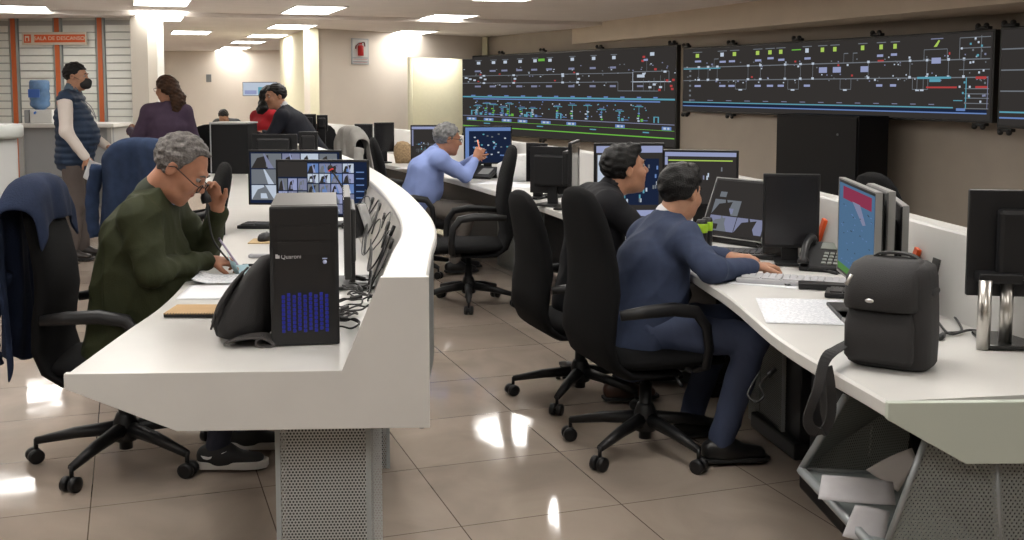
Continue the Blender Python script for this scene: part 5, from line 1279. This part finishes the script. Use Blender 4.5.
def person(label, loc, rz, J, style, res=.007):
    """J holds joints in the body's own frame (x to its right, y ahead, z up); style holds colours and extras"""
    root = thing('person', loc, rz, label, 'person', None)
    g = lambda k: V(*J[k]); skin = skin_mat(*style.get('skin', ('skin_tan', (.36, .19, .12))))
    pel, ch, nk, hd = g('pelvis'), g('chest'), g('neck'), g('head'); hs = style.get('head_scale', 1.); R = Rm(*J.get('look', (0, 0, 0)))
    sr, sl = g('sr'), g('sl'); right = nz(sr - sl); hipr, hipl = pel + V(.085, 0, -.02), pel - V(.085, 0, .02)
    fat = style.get('fat', 0.); fem = style.get('fem', False)
    # ---------------- body, one continuous surface
    F_ = Field(); head_ops(F_, hd, R, hs, nk, fem, style.get('jowl', 0.))
    F_.u(s_ecap(pel, ch, right, (.125, .085), (.135, .085)), .03); F_.u(s_ecap(ch, nk - (nk - ch) * .25, right, (.14, .085), (.10, .06)), .03)
    for s_, e_, w_ in (('sr', 'er', 'wr'), ('sl', 'el', 'wl')):
        F_.u(s_cap(g(s_), g(e_), .045, .036), .03); F_.u(s_cap(g(e_), g(w_), .036, .024), .01)
    for h_, k_, a_, q in ((hipr, 'kr', 'ar', 1), (hipl, 'kl', 'al', -1)):
        F_.u(s_cap(h_, g(k_), .070, .048), .03); F_.u(s_cap(g(k_), g(a_), .046, .032), .01); td_ = nz(V(*J.get('toe' + ('r' if q > 0 else 'l'), (0, 1, 0)))); F_.u(s_ecap(g(a_) + V(0, 0, -.045) - td_ * .03, g(a_) + V(0, 0, -.055) + td_ * .14, np.cross(td_, V(0, 0, 1)), (.028, .028), (.034, .018)), .02)
    hr_ = J['hr']; hl_ = J['hl']
    hand_ops(F_, g('wr'), *hr_[:2], 1 * hr_[2], curl=hr_[3], s=style.get('hand', 1.)); hand_ops(F_, g('wl'), *hl_[:2], 1 * hl_[2], curl=hl_[3], s=style.get('hand', 1.))
    allp = [g(k) for k in ('pelvis', 'chest', 'neck', 'sr', 'sl', 'er', 'el', 'kr', 'kl')] + [hd + V(0, 0, .05), g('wr'), g('wl'), g('wr') + nz(hr_[0]) * .12, g('wl') + nz(hl_[0]) * .12, g('ar') + V(0, .1, -.03), g('al') + V(0, .1, -.03), g('ar') + nz(V(*J.get('toer', (0, 1, 0)))) * .12, g('al') + nz(V(*J.get('toel', (0, 1, 0)))) * .12]
    lo_, hi_ = bounds(allp, .13); body = sdf_mesh('body', F_, lo_, hi_, res, skin, root)
    # ---------------- top
    T_ = Field(); tm = style['top']; tm.node_tree.nodes['Principled BSDF'].inputs['Specular IOR Level'].default_value = .18; th = style.get('top_th', .012); d0, d1 = style.get('depth', (.115, .12))
    mid = pel + (ch - pel) * .5 + V(*style.get('belly', (0, .02, 0)))
    hem = pel + (pel - ch) * style.get('hem', .05)
    T_.u(s_ecap(hem, mid, right, (.165 + fat * .8 + th, d0 + fat + th), (.160 + fat + th, d0 + fat * 1.3 + th)), 0); T_.u(s_ecap(mid, ch, right, (.160 + fat + th, d0 + fat * 1.3 + th), (.168 + fat * .5 + th, d1 + fat * .5 + th)), .04)
    top_c = ch + (nk - ch) * .62
    T_.u(s_ecap(ch, top_c, right, (.165 + fat * .4 + th, d1 + th), (.120 + th, .075 + th)), .05)
    T_.u(s_cap(sr - right * .02, sl + right * .02, .058 + th, .058 + th), .05); T_.u(s_cap(top_c, nk - (nk - ch) * .06, .085, .066), .03)
    for s_ in (sr, sl): T_.u(s_cap(nk - (nk - ch) * .12, s_ + (nk - s_) * .15, .058, .060), .05)
    if not style.get('sleeveless'):
        for s_, e_, w_ in (('sr', 'er', 'wr'), ('sl', 'el', 'wl')):
            aS, aE, aW = g(s_), g(e_), g(w_); a2 = aW - nz(aW - aE) * .022
            T_.u(s_cap(aS, aE, .056 + th + fat * .15, .046 + th), .035); T_.u(s_cap(aE, a2, .046 + th, .032 + th * .8), .015)
    T_.disp = folds(style.get('fold', .004), style.get('foldf', 1.), style.get('seed', 1))
    if style.get('puffy'):
        base = T_.disp; T_.disp = lambda P: base(P) + .010 * np.abs(np.sin(P[:, 2] * PI / .055)) - .006
    cutc = nk + (hd - nk) * .22 + R @ V(0, .02, 0); T_.cut(s_ell(cutc, V(.064, .064, .045), None), .008)
    tp = [hem, mid, ch, nk, sr, sl] + ([] if style.get('sleeveless') else [g(k) for k in ('er', 'el', 'wr', 'wl')])
    lo_, hi_ = bounds(tp, .22 + fat); top = sdf_mesh(style.get('top_name', 'jacket'), T_, lo_, hi_, res, tm, root)
    if style.get('sleeveless'):
        for s_, e_, w_ in (('sr', 'er', 'wr'), ('sl', 'el', 'wl')):
            S_ = Field(); aS, aE, aW = g(s_), g(e_), g(w_); a2 = aW - nz(aW - aE) * .015; S_.u(s_cap(aS - V(0, 0, .01), aE, .064, .056), 0); S_.u(s_cap(aE, a2, .054, .040), .02); S_.disp = folds(.0028, 1.2, 3)
            lo_, hi_ = bounds([aS, aE, aW], .09); sdf_mesh('shirt_sleeve', S_, lo_, hi_, res, style['sleeve_m'], root)
    # collar
    if 'collar' in style:
        C_ = Field(); cp = nk + (hd - nk) * .05; ax_ = nz(hd - nk); C_.u(s_cap(cp - ax_ * .03, cp + ax_ * style.get('collar_h', .022), .075, .066), 0); C_.cut(s_cap(cp - ax_ * .1 + R @ V(0, .0, 0), cp + ax_ * .12 + R @ V(0, .012, 0), .060, .058), .002); C_.cut(s_cap(cp + R @ V(0, .10, .04), cp + R @ V(0, .10, -.05), .040, .02), .005)
        lo_, hi_ = bounds([cp], .11); sdf_mesh('collar', C_, lo_, hi_, min(res, .006), style['collar'], root)
    # ---------------- trousers
    if 'trousers' in style:
        L_ = Field(); w = style.get('leg_w', 0.)
        L_.u(s_ecap(pel - V(0, 0, .03), pel + (ch - pel) * .22, right, (.158 + fat * .6, .115 + fat * .6), (.150 + fat * .7, .108 + fat * .8)), 0)
        for h_, k_, a_ in ((hipr, 'kr', 'ar'), (hipl, 'kl', 'al')):
            A_ = g(a_); K_ = g(k_); L_.u(s_cap(h_, K_, .092 + w, .066 + w), .03); L_.u(s_cap(K_, A_ + nz(K_ - A_) * -.0, .064 + w, .050 + w), .02)
            L_.cut(s_box(A_ - nz(K_ - A_) * .085, V(.12, .12, .045), .005), .004)
        L_.disp = folds(.0045, 1.1, 9); lo_, hi_ = bounds([pel, g('kr'), g('kl'), g('ar'), g('al')], .20 + fat); sdf_mesh('trousers', L_, lo_, hi_, res * 1.15, style['trousers'], root)
    # ---------------- shoes
    for a_, q in (('ar', 'toer'), ('al', 'toel')):
        A_ = g(a_); td_ = nz(V(*J.get(q, (0, 1, 0)))); rt = np.cross(td_, V(0, 0, 1)); S_ = Field(); z0 = A_[2] - .085
        base_ = V(A_[0], A_[1], z0)
        S_.u(s_ecap(base_ - td_ * .045 + V(0, 0, .045), base_ + td_ * .03 + V(0, 0, .050), rt, (.038, .042), (.044, .045)), 0); S_.u(s_ecap(base_ + td_ * .02 + V(0, 0, .040), base_ + td_ * .155 + V(0, 0, .028), rt, (.046, .038), (.040, .024)), .03); S_.u(s_cap(A_ + V(0, 0, -.01), base_ + V(0, 0, .05), .042, .045), .02)
        S_.cut(s_box(base_ + V(0, 0, -.05), V(.4, .4, .055), .002), .002)
        lo_, hi_ = bounds([base_ - td_ * .08, base_ + td_ * .20, A_], .06); sh = sdf_mesh('shoe', S_, lo_, hi_, min(res, .007), style['shoes'], root)
        q_ = MB(); M_ = Matrix(((rt[0], td_[0], 0, base_[0]), (rt[1], td_[1], 0, base_[1]), (0, 0, 1, z0), (0, 0, 0, 1)))
        out = [(-.036, -.08), (.036, -.08), (.042, -.02), (.044, .05), (.050, .11), (.044, .165), (.020, .195), (-.020, .195), (-.044, .165), (-.050, .11), (-.044, .05), (-.042, -.02)]
        q_.prism(out, 0.0, style.get('sole_h', .016), M=M_); so = q_.build('sole', style.get('sole', black_mt), sh, bev=.004)
    # ---------------- hair
    if 'hair' in style:
        H_ = Field(); hm = style['hair']; hh = style.get('hair_h', .010); c_ = hd
        W = lambda x, y, z: c_ + R @ (V(x, y, z) * hs)
        H_.u(s_ell(W(0, -.014, .038), (V(.073, .092, .082) + hh) * hs, R), 0)
        ys, zs = style.get('line', ((-.11, -.06, -.02, .005, .02, .05, .075, .10), (-.075, -.065, -.030, -.005, .020, .062, .070, .074)))
        H_.keep(hairline(c_, R, hs, 0, ys, zs, style.get('widow', 0)), .008)
        for op in style.get('hair_add', ()): H_.u(op(W, R, hs), .025)
        for q in (-1, 1): H_.cut(s_ell(W(q * .082, -.004, -.004), V(.014, .021, .030) * hs, R), .003) if not style.get('long') else None
        fr = style.get('hair_f', 1.); rs = np.random.RandomState(5); ws = [nz(rs.randn(3)) * (120 + 90 * rs.rand()) * fr for _ in range(6)]
        H_.disp = lambda P: style.get('hair_amp', .0035) * sum(np.sin(P @ w + 2 * np.sin(P @ w[[2, 0, 1]] * .3)) for w in ws) / 2.4
        lo_, hi_ = bounds([W(0, 0, .03)] + [W(*p) for p in style.get('hair_pts', ())], .15); sdf_mesh('hair', H_, lo_, hi_, min(res, .0055), hm, root)
    # ---------------- eyes, brows
    if style.get('face', True):
        ew, ir = mat('eye_white', (.22, .20, .19), .3), mat('iris_brown', (.02, .012, .008), .2)
        Mh = Matrix.Translation(Vector(hd)) @ Matrix([list(r) for r in R]).to_4x4() @ Matrix.Diagonal((hs, hs, hs, 1))
        for q in (-1, 1):
            e = MB(); e.ball((q * .030, .0790, .0135), (.0112, .0112, .0105), ew, M=Mh); e.ball((q * .030, .0892, .0125), (.0052, .0022, .0052), ir, M=Mh); e.build('eye', None, root)
            e = MB(); e.tube([(q * .014, .0935, .031), (q * .030, .0935, .0365), (q * .046, .083, .030)], [.003, .0036, .002], M=Mh, seg=6, flat=(1, 1)); e.build('eyebrow', style.get('hair', black_mt), root)
        if style.get('lips'): e = MB(); e.ball((0, .0905, -.0515), (.019, .004, .007), skin_mat('lip', (.26, .09, .07)), M=Mh); e.build('lips', None, root)
    root['_h'] = 0; del root['_h']
    return root, hd, R, hs
def glasses(root, hd, R, s, m=None, low=0.):
    Mh = Matrix.Translation(Vector(hd)) @ Matrix([list(r) for r in R]).to_4x4() @ Matrix.Diagonal((s, s, s, 1)); m = m or black_pl
    q = MB(); z0 = .008 - low; y0 = .104 + low * .25
    for k in (-1, 1):
        q.tube([(k * .033 + .023 * math.cos(a) * (1.0), y0 - .004 * abs(math.cos(a)), z0 + .016 * math.sin(a)) for a in [i * PI / 8 for i in range(17)]], .0019, M=Mh, seg=6)
        q.tube([(k * .056, y0 - .004, z0 + .006), (k * .072, y0 - .02, z0 + .008), (k * .082, .0, .014), (k * .083, -.02, .002)], .0020, M=Mh, seg=6)
    q.tube([(-.010, y0, z0 + .004), (0, y0 + .004, z0 + .007), (.010, y0, z0 + .004)], .0018, M=Mh, seg=6)
    return q.build('glasses', m, root)
hair_k = mat('hair_black', (.0035, .003, .003), .5, spec=.25, noise=.3, nscale=60, bump=.5, bscale=180)
hair_g = mat('hair_grey', (.11, .10, .095), .6, spec=.2, noise=.5, nscale=75, bump=.6, bscale=160)
hair_s = mat('hair_silver', (.15, .15, .15), .6, spec=.2, noise=.45, nscale=40, bump=.6, bscale=160)
hair_b = mat('hair_brown', (.045, .022, .012), .5, spec=.2, noise=.5, nscale=30, bump=.5, bscale=140)
REL = (.35, .45, .30); CURL = (.75, .9, .5)
olive = mat('olive_jacket', (.024, .028, .012), .75, noise=.12, nscale=16, bump=.2, bscale=220)
lav = mat('lavender_shirt', (.26, .30, .48), .8, noise=.05)
# the man in glasses at the left console
JA = dict(pelvis=(.0, .0, .56), chest=(0, .045, .89), neck=(.01, .11, 1.085), head=(.03, .205, 1.175), look=(-4, -36, -3), sr=(.180, .085, .995), sl=(-.180, .10, .995), er=(.235, .140, .805), wr=(-.065, .285, .800), el=(-.27, .22, .80), wl=(-.11, .315, 1.005),
          kr=(.12, .46, .52), kl=(-.12, .46, .52), ar=(.115, .345, .098), al=(-.12, .40, .098), hr=((-.30, .93, -.12), (-.15, -.3, -.9), -1, (.55, .75, .45)), hl=((.05, -.25, 1), (.9, -.35, 0), 1, (.7, 1.1, .8)))
A_, hd, R, hs = person('grey-haired man in glasses and a dark green jacket, bent over writing at the left console', (-1.50, 4.26, 0), D(-88), JA,
    dict(top=olive, fat=.042, depth=(.125, .12), belly=(0, .03, 0), top_th=.016, hem=.34, trousers=mat('navy_trousers', (.012, .015, .03), .85), shoes=mat('sneaker_black', (.010, .010, .011), .7), sole=mat('sole_white', (.52, .50, .48), .5), sole_h=.030,
         hair=hair_g, hair_h=.011, head_scale=1.09, hair_amp=.0035, hair_f=1.1, line=((-.11, -.06, -.02, .005, .02, .04, .06, .10), (-.085, -.075, -.035, -.01, .020, .078, .100, .125)), widow=.3, collar=mat('collar_olive', (.020, .026, .014), .8), collar_h=.06, jowl=.006, fold=.009, lips=True,
         skin=('skin_ruddy', (.33, .155, .095))), .0062)
glasses(A_, hd, R, hs, low=.016)
def in_head(hd, R, s): return Matrix.Translation(Vector(hd)) @ Matrix([list(r) for r in R]).to_4x4() @ Matrix.Diagonal((s, s, s, 1))
Mh = in_head(hd, R, hs)
F_ = Field(); F_.u(s_ecap(V(.03, .0, .43), V(.12, .12, .47), V(1, 0, 0), (.14, .06), (.10, .05)), 0); F_.disp = folds(.006, 1, 2); sdf_mesh('shirt_tail', F_, (-.15, -.12, .34), (.28, .25, .56), .009, lav, A_)
q = Field(); nk = V(.01, .11, 1.085); q.u(s_cap(nk + V(0, .02, -.01), nk + V(.01, .05, .045), .064, .060), 0); q.cut(s_cap(nk, V(.03, .205, 1.175), .052, .05), .002); sdf_mesh('shirt_collar', q, nk - .12, nk + .14, .006, lav, A_)
sw = [(-.055, .072), (-.045, .060), (-.030, .056), (-.005, .064), (.045, .088), (.0, .072), (-.026, .066), (-.040, .069)]
q = MB(); q.add([(.115 + .0455 - abs(y) * .03 + o, .345 + y, z) for o in (0, .003) for y, z in sw], [tuple(range(8)), tuple(range(8, 16))[::-1]] + [(i, (i + 1) % 8, 8 + (i + 1) % 8, 8 + i) for i in range(8)])
q.build('shoe_mark', mat('mark_white', (.6, .6, .6), .5), [c for c in children(A_) if c.name.startswith('shoe')][0])
def at_body(root, p): return (T(*root.location) @ rot('Z', root.rotation_euler.z)) @ Vector(p)
# pen in the writing hand and handset at the ear
w0 = Vector(JA['wr']) + Vector((-.035, .085, .0))
a, b = at_body(A_, w0 + Vector((.0, .035, -.045))), at_body(A_, w0 + Vector((.02, -.045, .085)))
q = MB(); q.tube([a, a.lerp(b, .06), a.lerp(b, .12), b], [.001, .003, .0045, .0045], seg=8); o = q.build('pen', mat('pen_white', (.45, .40, .55), .4)); tag(o, 'pen held in the writing hand of the man in glasses', 'pen')
q = MB(); q.ball(b, .006); q.build('cap', mat('pen_dark', (.03, .02, .05), .4), o)
h0 = Vector(JA['wl'])
P = [at_body(A_, v) for v in (h0 + Vector((.055, -.03, .03)), h0 + Vector((.060, -.045, .09)), h0 + Vector((.055, -.075, .15)))]
q = MB(); q.tube(catm3(P, 5), [.020] * 3 + [.013] * 5 + [.019] * 3, seg=10); o = q.build('handset', black_pl); tag(o, 'black telephone handset held to the ear of the man in glasses', 'handset')
P = [P[0], at_body(A_, h0 + Vector((.06, -.02, -.06))), at_body(A_, h0 + Vector((.05, .0, -.14))), at_body(A_, h0 + Vector((.03, .08, -.25)))]
cable('coiled black cord hanging from the handset of the man in glasses', P, .004, plug=False)

# the man in the blue suit
suit = mat('suit_blue', (.032, .043, .080), .8, noise=.08, nscale=30, bump=.15, bscale=600)
JB = dict(pelvis=(0, .0, .53), chest=(.0, .07, .78), neck=(.0, .135, .945), head=(.01, .185, 1.055), look=(24, -8, 0), sr=(.180, .11, .88), sl=(-.165, .12, .865), er=(.35, .13, .79), wr=(.30, .345, .785), el=(-.17, .24, .79), wl=(.05, .40, .785),
          kr=(.33, .33, .50), kl=(-.02, .42, .50), ar=(.30, .215, .10), al=(-.02, .27, .10), toer=(.25, .95, 0), hr=((-.20, .98, -.02), (.0, 0, -1), -1, (.40, .65, .4)), hl=((.45, .88, 0), (0, 0, -1), 1, (.35, .6, .4)))
B_, hd, R, hs = person('man in a blue suit with short black hair working at the right desk', (.52, 4.42, 0), D(-68), JB,
    dict(top=suit, fat=.012, hem=.42, trousers=mat('suit_trousers', (.036, .050, .100), .8, noise=.06, nscale=20), leg_w=.004, shoes=mat('leather_black', (.008, .008, .009), .35), hair=hair_k, hair_h=.012, hair_amp=.003, hair_f=.8, line=((-.11, -.07, -.03, .005, .02, .05, .075, .10), (-.045, -.040, -.020, -.005, .020, .055, .070, .074)),
         collar=mat('shirt_white', (.55, .55, .58), .7), collar_h=.012, fold=.008, foldf=.8, head_scale=.98, face=True,
         hair_add=[lambda W, R, s: s_ell(W(0, .035, .108), V(.052, .050, .026) * s, R)], top_name='suit_jacket'), .0062)
# the man in black
JC = dict(pelvis=(0, 0, .53), chest=(0, .055, .82), neck=(0, .125, .985), head=(0, .205, 1.09), look=(3, 8, 0), sr=(.185, .07, .935), sl=(-.185, .08, .94), er=(.23, .23, .80), wr=(.13, .46, .79), el=(-.23, .24, .80), wl=(-.12, .48, .79),
          kr=(.17, .42, .50), kl=(-.12, .44, .50), ar=(.20, .12, .10), al=(-.1, .36, .10), hr=((-.1, 1, 0), (0, 0, -1), -1, REL), hl=((.1, 1, 0), (0, 0, -1), 1, REL))
C_, hd, R, hs = person('man in black with short black hair, face in profile, beyond the suited man', (.35, 5.25, 0), D(-77), JC,
    dict(top=mat('black_jacket', (.009, .009, .011), .8), fat=.015, hem=.3, trousers=mat('black_trousers', (.010, .010, .012), .85), shoes=mat('leather_brown', (.05, .022, .014), .35), hair=hair_k, hair_h=.012, hair_amp=.003,
         hair_add=[lambda W, R, s: s_ell(W(0, .055, .098), V(.05, .036, .022) * s, R)], collar=mat('black_jacket', (.009, .009, .011)), skin=('skin_warm', (.34, .17, .105)), lips=True, head_scale=1.04), .0068)
# the grey-haired man in the light blue shirt
blue = mat('shirt_light_blue', (.20, .26, .50), .8, noise=.04, nscale=12)
JD = dict(pelvis=(0, .0, .55), chest=(0, .09, .82), neck=(.01, .185, .97), head=(.02, .265, 1.075), look=(4, -8, 0), sr=(.185, .17, .925), sl=(-.185, .18, .93), er=(.21, .37, .80), wr=(.13, .47, .92), el=(-.20, .38, .80), wl=(.02, .50, .93),
          kr=(.12, .42, .50), kl=(-.12, .44, .50), ar=(.11, .30, .10), al=(-.1, .38, .10), hr=((-.25, .45, .8), (-.8, .1, .2), -1, (1.3, 1.5, 1.)), hl=((.3, .3, .8), (.8, .1, .2), 1, (1.3, 1.5, 1.)))
D_m, hd, R, hs = person('grey-haired man in a light blue shirt leaning on the far desk', (-.78, 8.7, 0), D(-75), JD,
    dict(top=blue, top_name='shirt', fat=.02, hem=.05, trousers=mat('grey_trousers', (.12, .105, .095), .85), shoes=mat('leather_black', (.008, .008, .009)), hair=hair_s, hair_h=.012, collar=blue, fold=.006, head_scale=1.07, skin=('skin_ruddy', (.33, .155, .095))), .0085)
glasses(D_m, hd, R, hs)
p0, p1 = at_body(D_m, (.10, .53, .90)), at_body(D_m, (.08, .50, 1.075))
q = MB(); q.tube([p0, p0.lerp(p1, .1), p1], [.002, .006, .006], seg=8); o = q.build('pen', mat('pen_orange', (.60, .20, .12), .5)); tag(o, 'orange pen held upright by the grey-haired man in the light blue shirt', 'pen')
# the standing man in the quilted vest
vest = mat('vest_navy', (.018, .032, .062), .55, noise=.1)
JE = dict(pelvis=(0, .0, .93), chest=(0, .0, 1.24), neck=(0, .0, 1.455), head=(0, .035, 1.585), look=(-8, -4, 0), sr=(.185, -.02, 1.39), sl=(-.185, .0, 1.39), er=(.275, .0, 1.12), wr=(.27, .15, .90), el=(-.25, .04, 1.11), wl=(-.12, .25, .98),
          kr=(.10, .02, .50), kl=(-.10, .04, .50), ar=(.11, -.03, .098), al=(-.09, .03, .098), toer=(.3, 1, 0), hr=((-.1, .5, -.85), (-.8, 0, -.3), -1, REL), hl=((.2, .9, -.3), (0, 0, -1), 1, REL))
E_, hd, R, hs = person('standing man in a navy quilted vest, white sleeves and black face mask', (-3.80, 9.45, 0), D(-80), JE,
    dict(top=vest, top_name='vest', sleeveless=True, sleeve_m=mat('shirt_cream', (.56, .50, .46), .8), puffy=True, fat=.035, belly=(0, .035, 0), hem=.14, trousers=mat('taupe_trousers', (.085, .068, .062), .85), leg_w=.012, shoes=mat('leather_dark', (.018, .014, .013), .5),
         hair=hair_k, hair_h=.010, collar=mat('vest_collar', (.05, .085, .12), .7), collar_h=.035, head_scale=1.0), .0085)
Mh = in_head(hd, R, hs)
m_ = Field(); Wd = lambda x, y, z: hd + R @ (V(x, y, z) * hs)
m_.u(s_ell(Wd(0, .070, -.050), V(.056, .058, .052), R), 0); m_.u(s_cap(Wd(0, .118, -.030), Wd(0, .112, -.075), .016, .014), .03); sdf_mesh('face_mask', m_, Wd(0, .06, -.05) - .11, Wd(0, .06, -.05) + .11, .006, mat('mask_black', (.012, .012, .013), .8), E_)
q = MB()
for k in (-1, 1): q.tube([(k * .050, .075, -.03), (k * .072, .03, -.008), (k * .082, -.02, .01)], .002, M=Mh, seg=5)
q.build('mask_strap', black_mt, E_)
q = MB(); pts = catm3([(-.06, .03, 1.42), (-.05, .14, 1.33), (0, .19, 1.22), (.05, .14, 1.33), (.06, .03, 1.42)], 5); q.tube(pts, .004, seg=5); q.build('lanyard', mat('lanyard_grey', (.2, .2, .22), .6), E_)
w_ = at_body(E_, (.27, .20, .80)); sheet('tissue', 'folded white papers held in the right hand of the standing man in the vest', 'paper', (w_.x, w_.y, w_.z - .02), 0, .12, .16, paper_w, curl=.3)
o = bpy.data.objects['tissue']; o.rotation_euler = (D(80), D(20), D(20))
# the woman in purple
pur = mat('purple_jacket', (.060, .040, .068), .75, noise=.08)
def long_hair(*pts):
    return [lambda W, R, s, a=a, b=b, r=r: s_ecap(W(*a), W(*b), R @ V(1, 0, 0), r, (r[0] * .9, r[1] * .8)) for a, b, r in pts]
JF = dict(pelvis=(0, .0, .88), chest=(0, .01, 1.15), neck=(0, .02, 1.33), head=(0, .03, 1.475), look=(38, -6, 0), sr=(.165, 0, 1.27), sl=(-.165, 0, 1.27), er=(.23, .04, 1.02), wr=(.15, .22, .95), el=(-.26, .04, 1.04), wl=(-.32, .24, 1.10),
          kr=(.09, .02, .48), kl=(-.09, .02, .48), ar=(.09, -.02, .098), al=(-.09, -.02, .098), hr=((-.5, .8, 0), (0, 0, -1), -1, REL), hl=((.0, .8, .3), (.6, 0, -.4), 1, CURL))
Fm, hd, R, hs = person('woman in a purple jacket with a long brown ponytail, her back to us', (-3.16, 10.0, 0), D(20), JF,
    dict(top=pur, fem=True, fat=.0, hem=.1, trousers=mat('black_trousers', (.010, .010, .012)), shoes=mat('leather_black', (.008, .008, .009)), hair=hair_b, hair_h=.016, long=True, hair_add=long_hair(((0, -.08, .02), (.03, -.115, -.08), (.075, .05)), ((.03, -.115, -.08), (.04, -.10, -.19), (.085, .045)), ((0, -.09, .03), (-.0, -.125, -.02), (.06, .05))), hair_pts=((.03, -.12, -.24),), skin=('skin_warm', (.34, .17, .105))), .009)
glasses(Fm, hd, R, hs)
# the woman in red with dark curly hair
JG = dict(JF); JG.update(pelvis=(0, -.05, .86), chest=(0, .02, 1.08), neck=(0, .05, 1.24), head=(0, .09, 1.375), sr=(.15, .03, 1.185), sl=(-.15, .03, 1.185), er=(.20, .10, .97), wr=(.14, .28, .92), el=(-.2, .1, .97), wl=(-.14, .28, .92), look=(-10, -5, 0))
Gm, hd, R, hs = person('woman in a red top with long black curly hair beside the leaning man', (-2.54, 11.2, 0), D(-35), JG,
    dict(top=mat('red_top', (.33, .015, .022), .75), top_name='sweater', fem=True, hem=.1, trousers=mat('black_trousers', (.010, .010, .012)), shoes=mat('leather_black', (.008, .008, .009)), hair=hair_k, hair_h=.022, hair_amp=.007, hair_f=.5, long=True,
         hair_add=long_hair(((0, -.05, .02), (0, -.085, -.12), (.085, .06)), ((0, -.085, -.12), (0, -.07, -.20), (.075, .05))), hair_pts=((0, -.08, -.24),)), .010)
# the man in the dark coat leaning over
JH = dict(pelvis=(0, -.10, .88), chest=(0, .07, 1.13), neck=(0, .17, 1.285), head=(0, .24, 1.405), look=(38, -8, 0), sr=(.18, .13, 1.20), sl=(-.18, .15, 1.21), er=(.25, .26, 1.00), wr=(.16, .42, 1.05), el=(-.25, .26, .99), wl=(-.15, .42, 1.05),
          kr=(.1, -.02, .48), kl=(-.1, -.02, .48), ar=(.1, -.08, .098), al=(-.1, -.04, .098), hr=((-.3, .9, .1), (0, 0, -1), -1, REL), hl=((.3, .9, .1), (0, 0, -1), 1, REL))
Hm, hd, R, hs = person('dark-haired man in a black coat leaning to the left behind the black monitors', (-2.04, 10.55, 0), D(90), JH,
    dict(top=mat('dark_coat', (.010, .011, .017), .8), fat=.02, hem=.5, trousers=mat('black_trousers', (.010, .010, .012)), shoes=mat('leather_black', (.008, .008, .009)), hair=hair_k, hair_h=.012, collar=mat('collar_pale', (.45, .45, .47), .7), skin=('skin_warm', (.34, .17, .105))), .009)
# someone far at the back
JI = dict(JC); JI.update(head=(0, .26, 1.01), neck=(0, .16, .93), look=(0, -35, 0), chest=(0, .08, .80), sr=(.18, .11, .90), sl=(-.18, .11, .90))
a = ay(229, 115, 18.5)
Im, hd, R, hs = person('distant person in a grey top bowing over a desk at the back', (a.x, 18.5, 0), D(175), JI,
    dict(top=mat('grey_top', (.07, .075, .08), .8), top_name='sweater', fat=0, hem=.1, trousers=mat('black_trousers', (.010, .010, .012)), shoes=mat('leather_black', (.008, .008, .009)), hair=hair_k, face=False), .012)
w = bpy.data.worlds.new('world'); SC.world = w; w.use_nodes = True
w.node_tree.nodes['Background'].inputs[0].default_value = (.9, .85, .8, 1); w.node_tree.nodes['Background'].inputs[1].default_value = .05
SC.view_settings.view_transform = 'Standard'; SC.view_settings.look = 'None'; SC.view_settings.gamma = 1; SC.view_settings.use_curve_mapping = False
SC.view_settings.exposure = -0.22
SC.cycles.max_bounces = 8
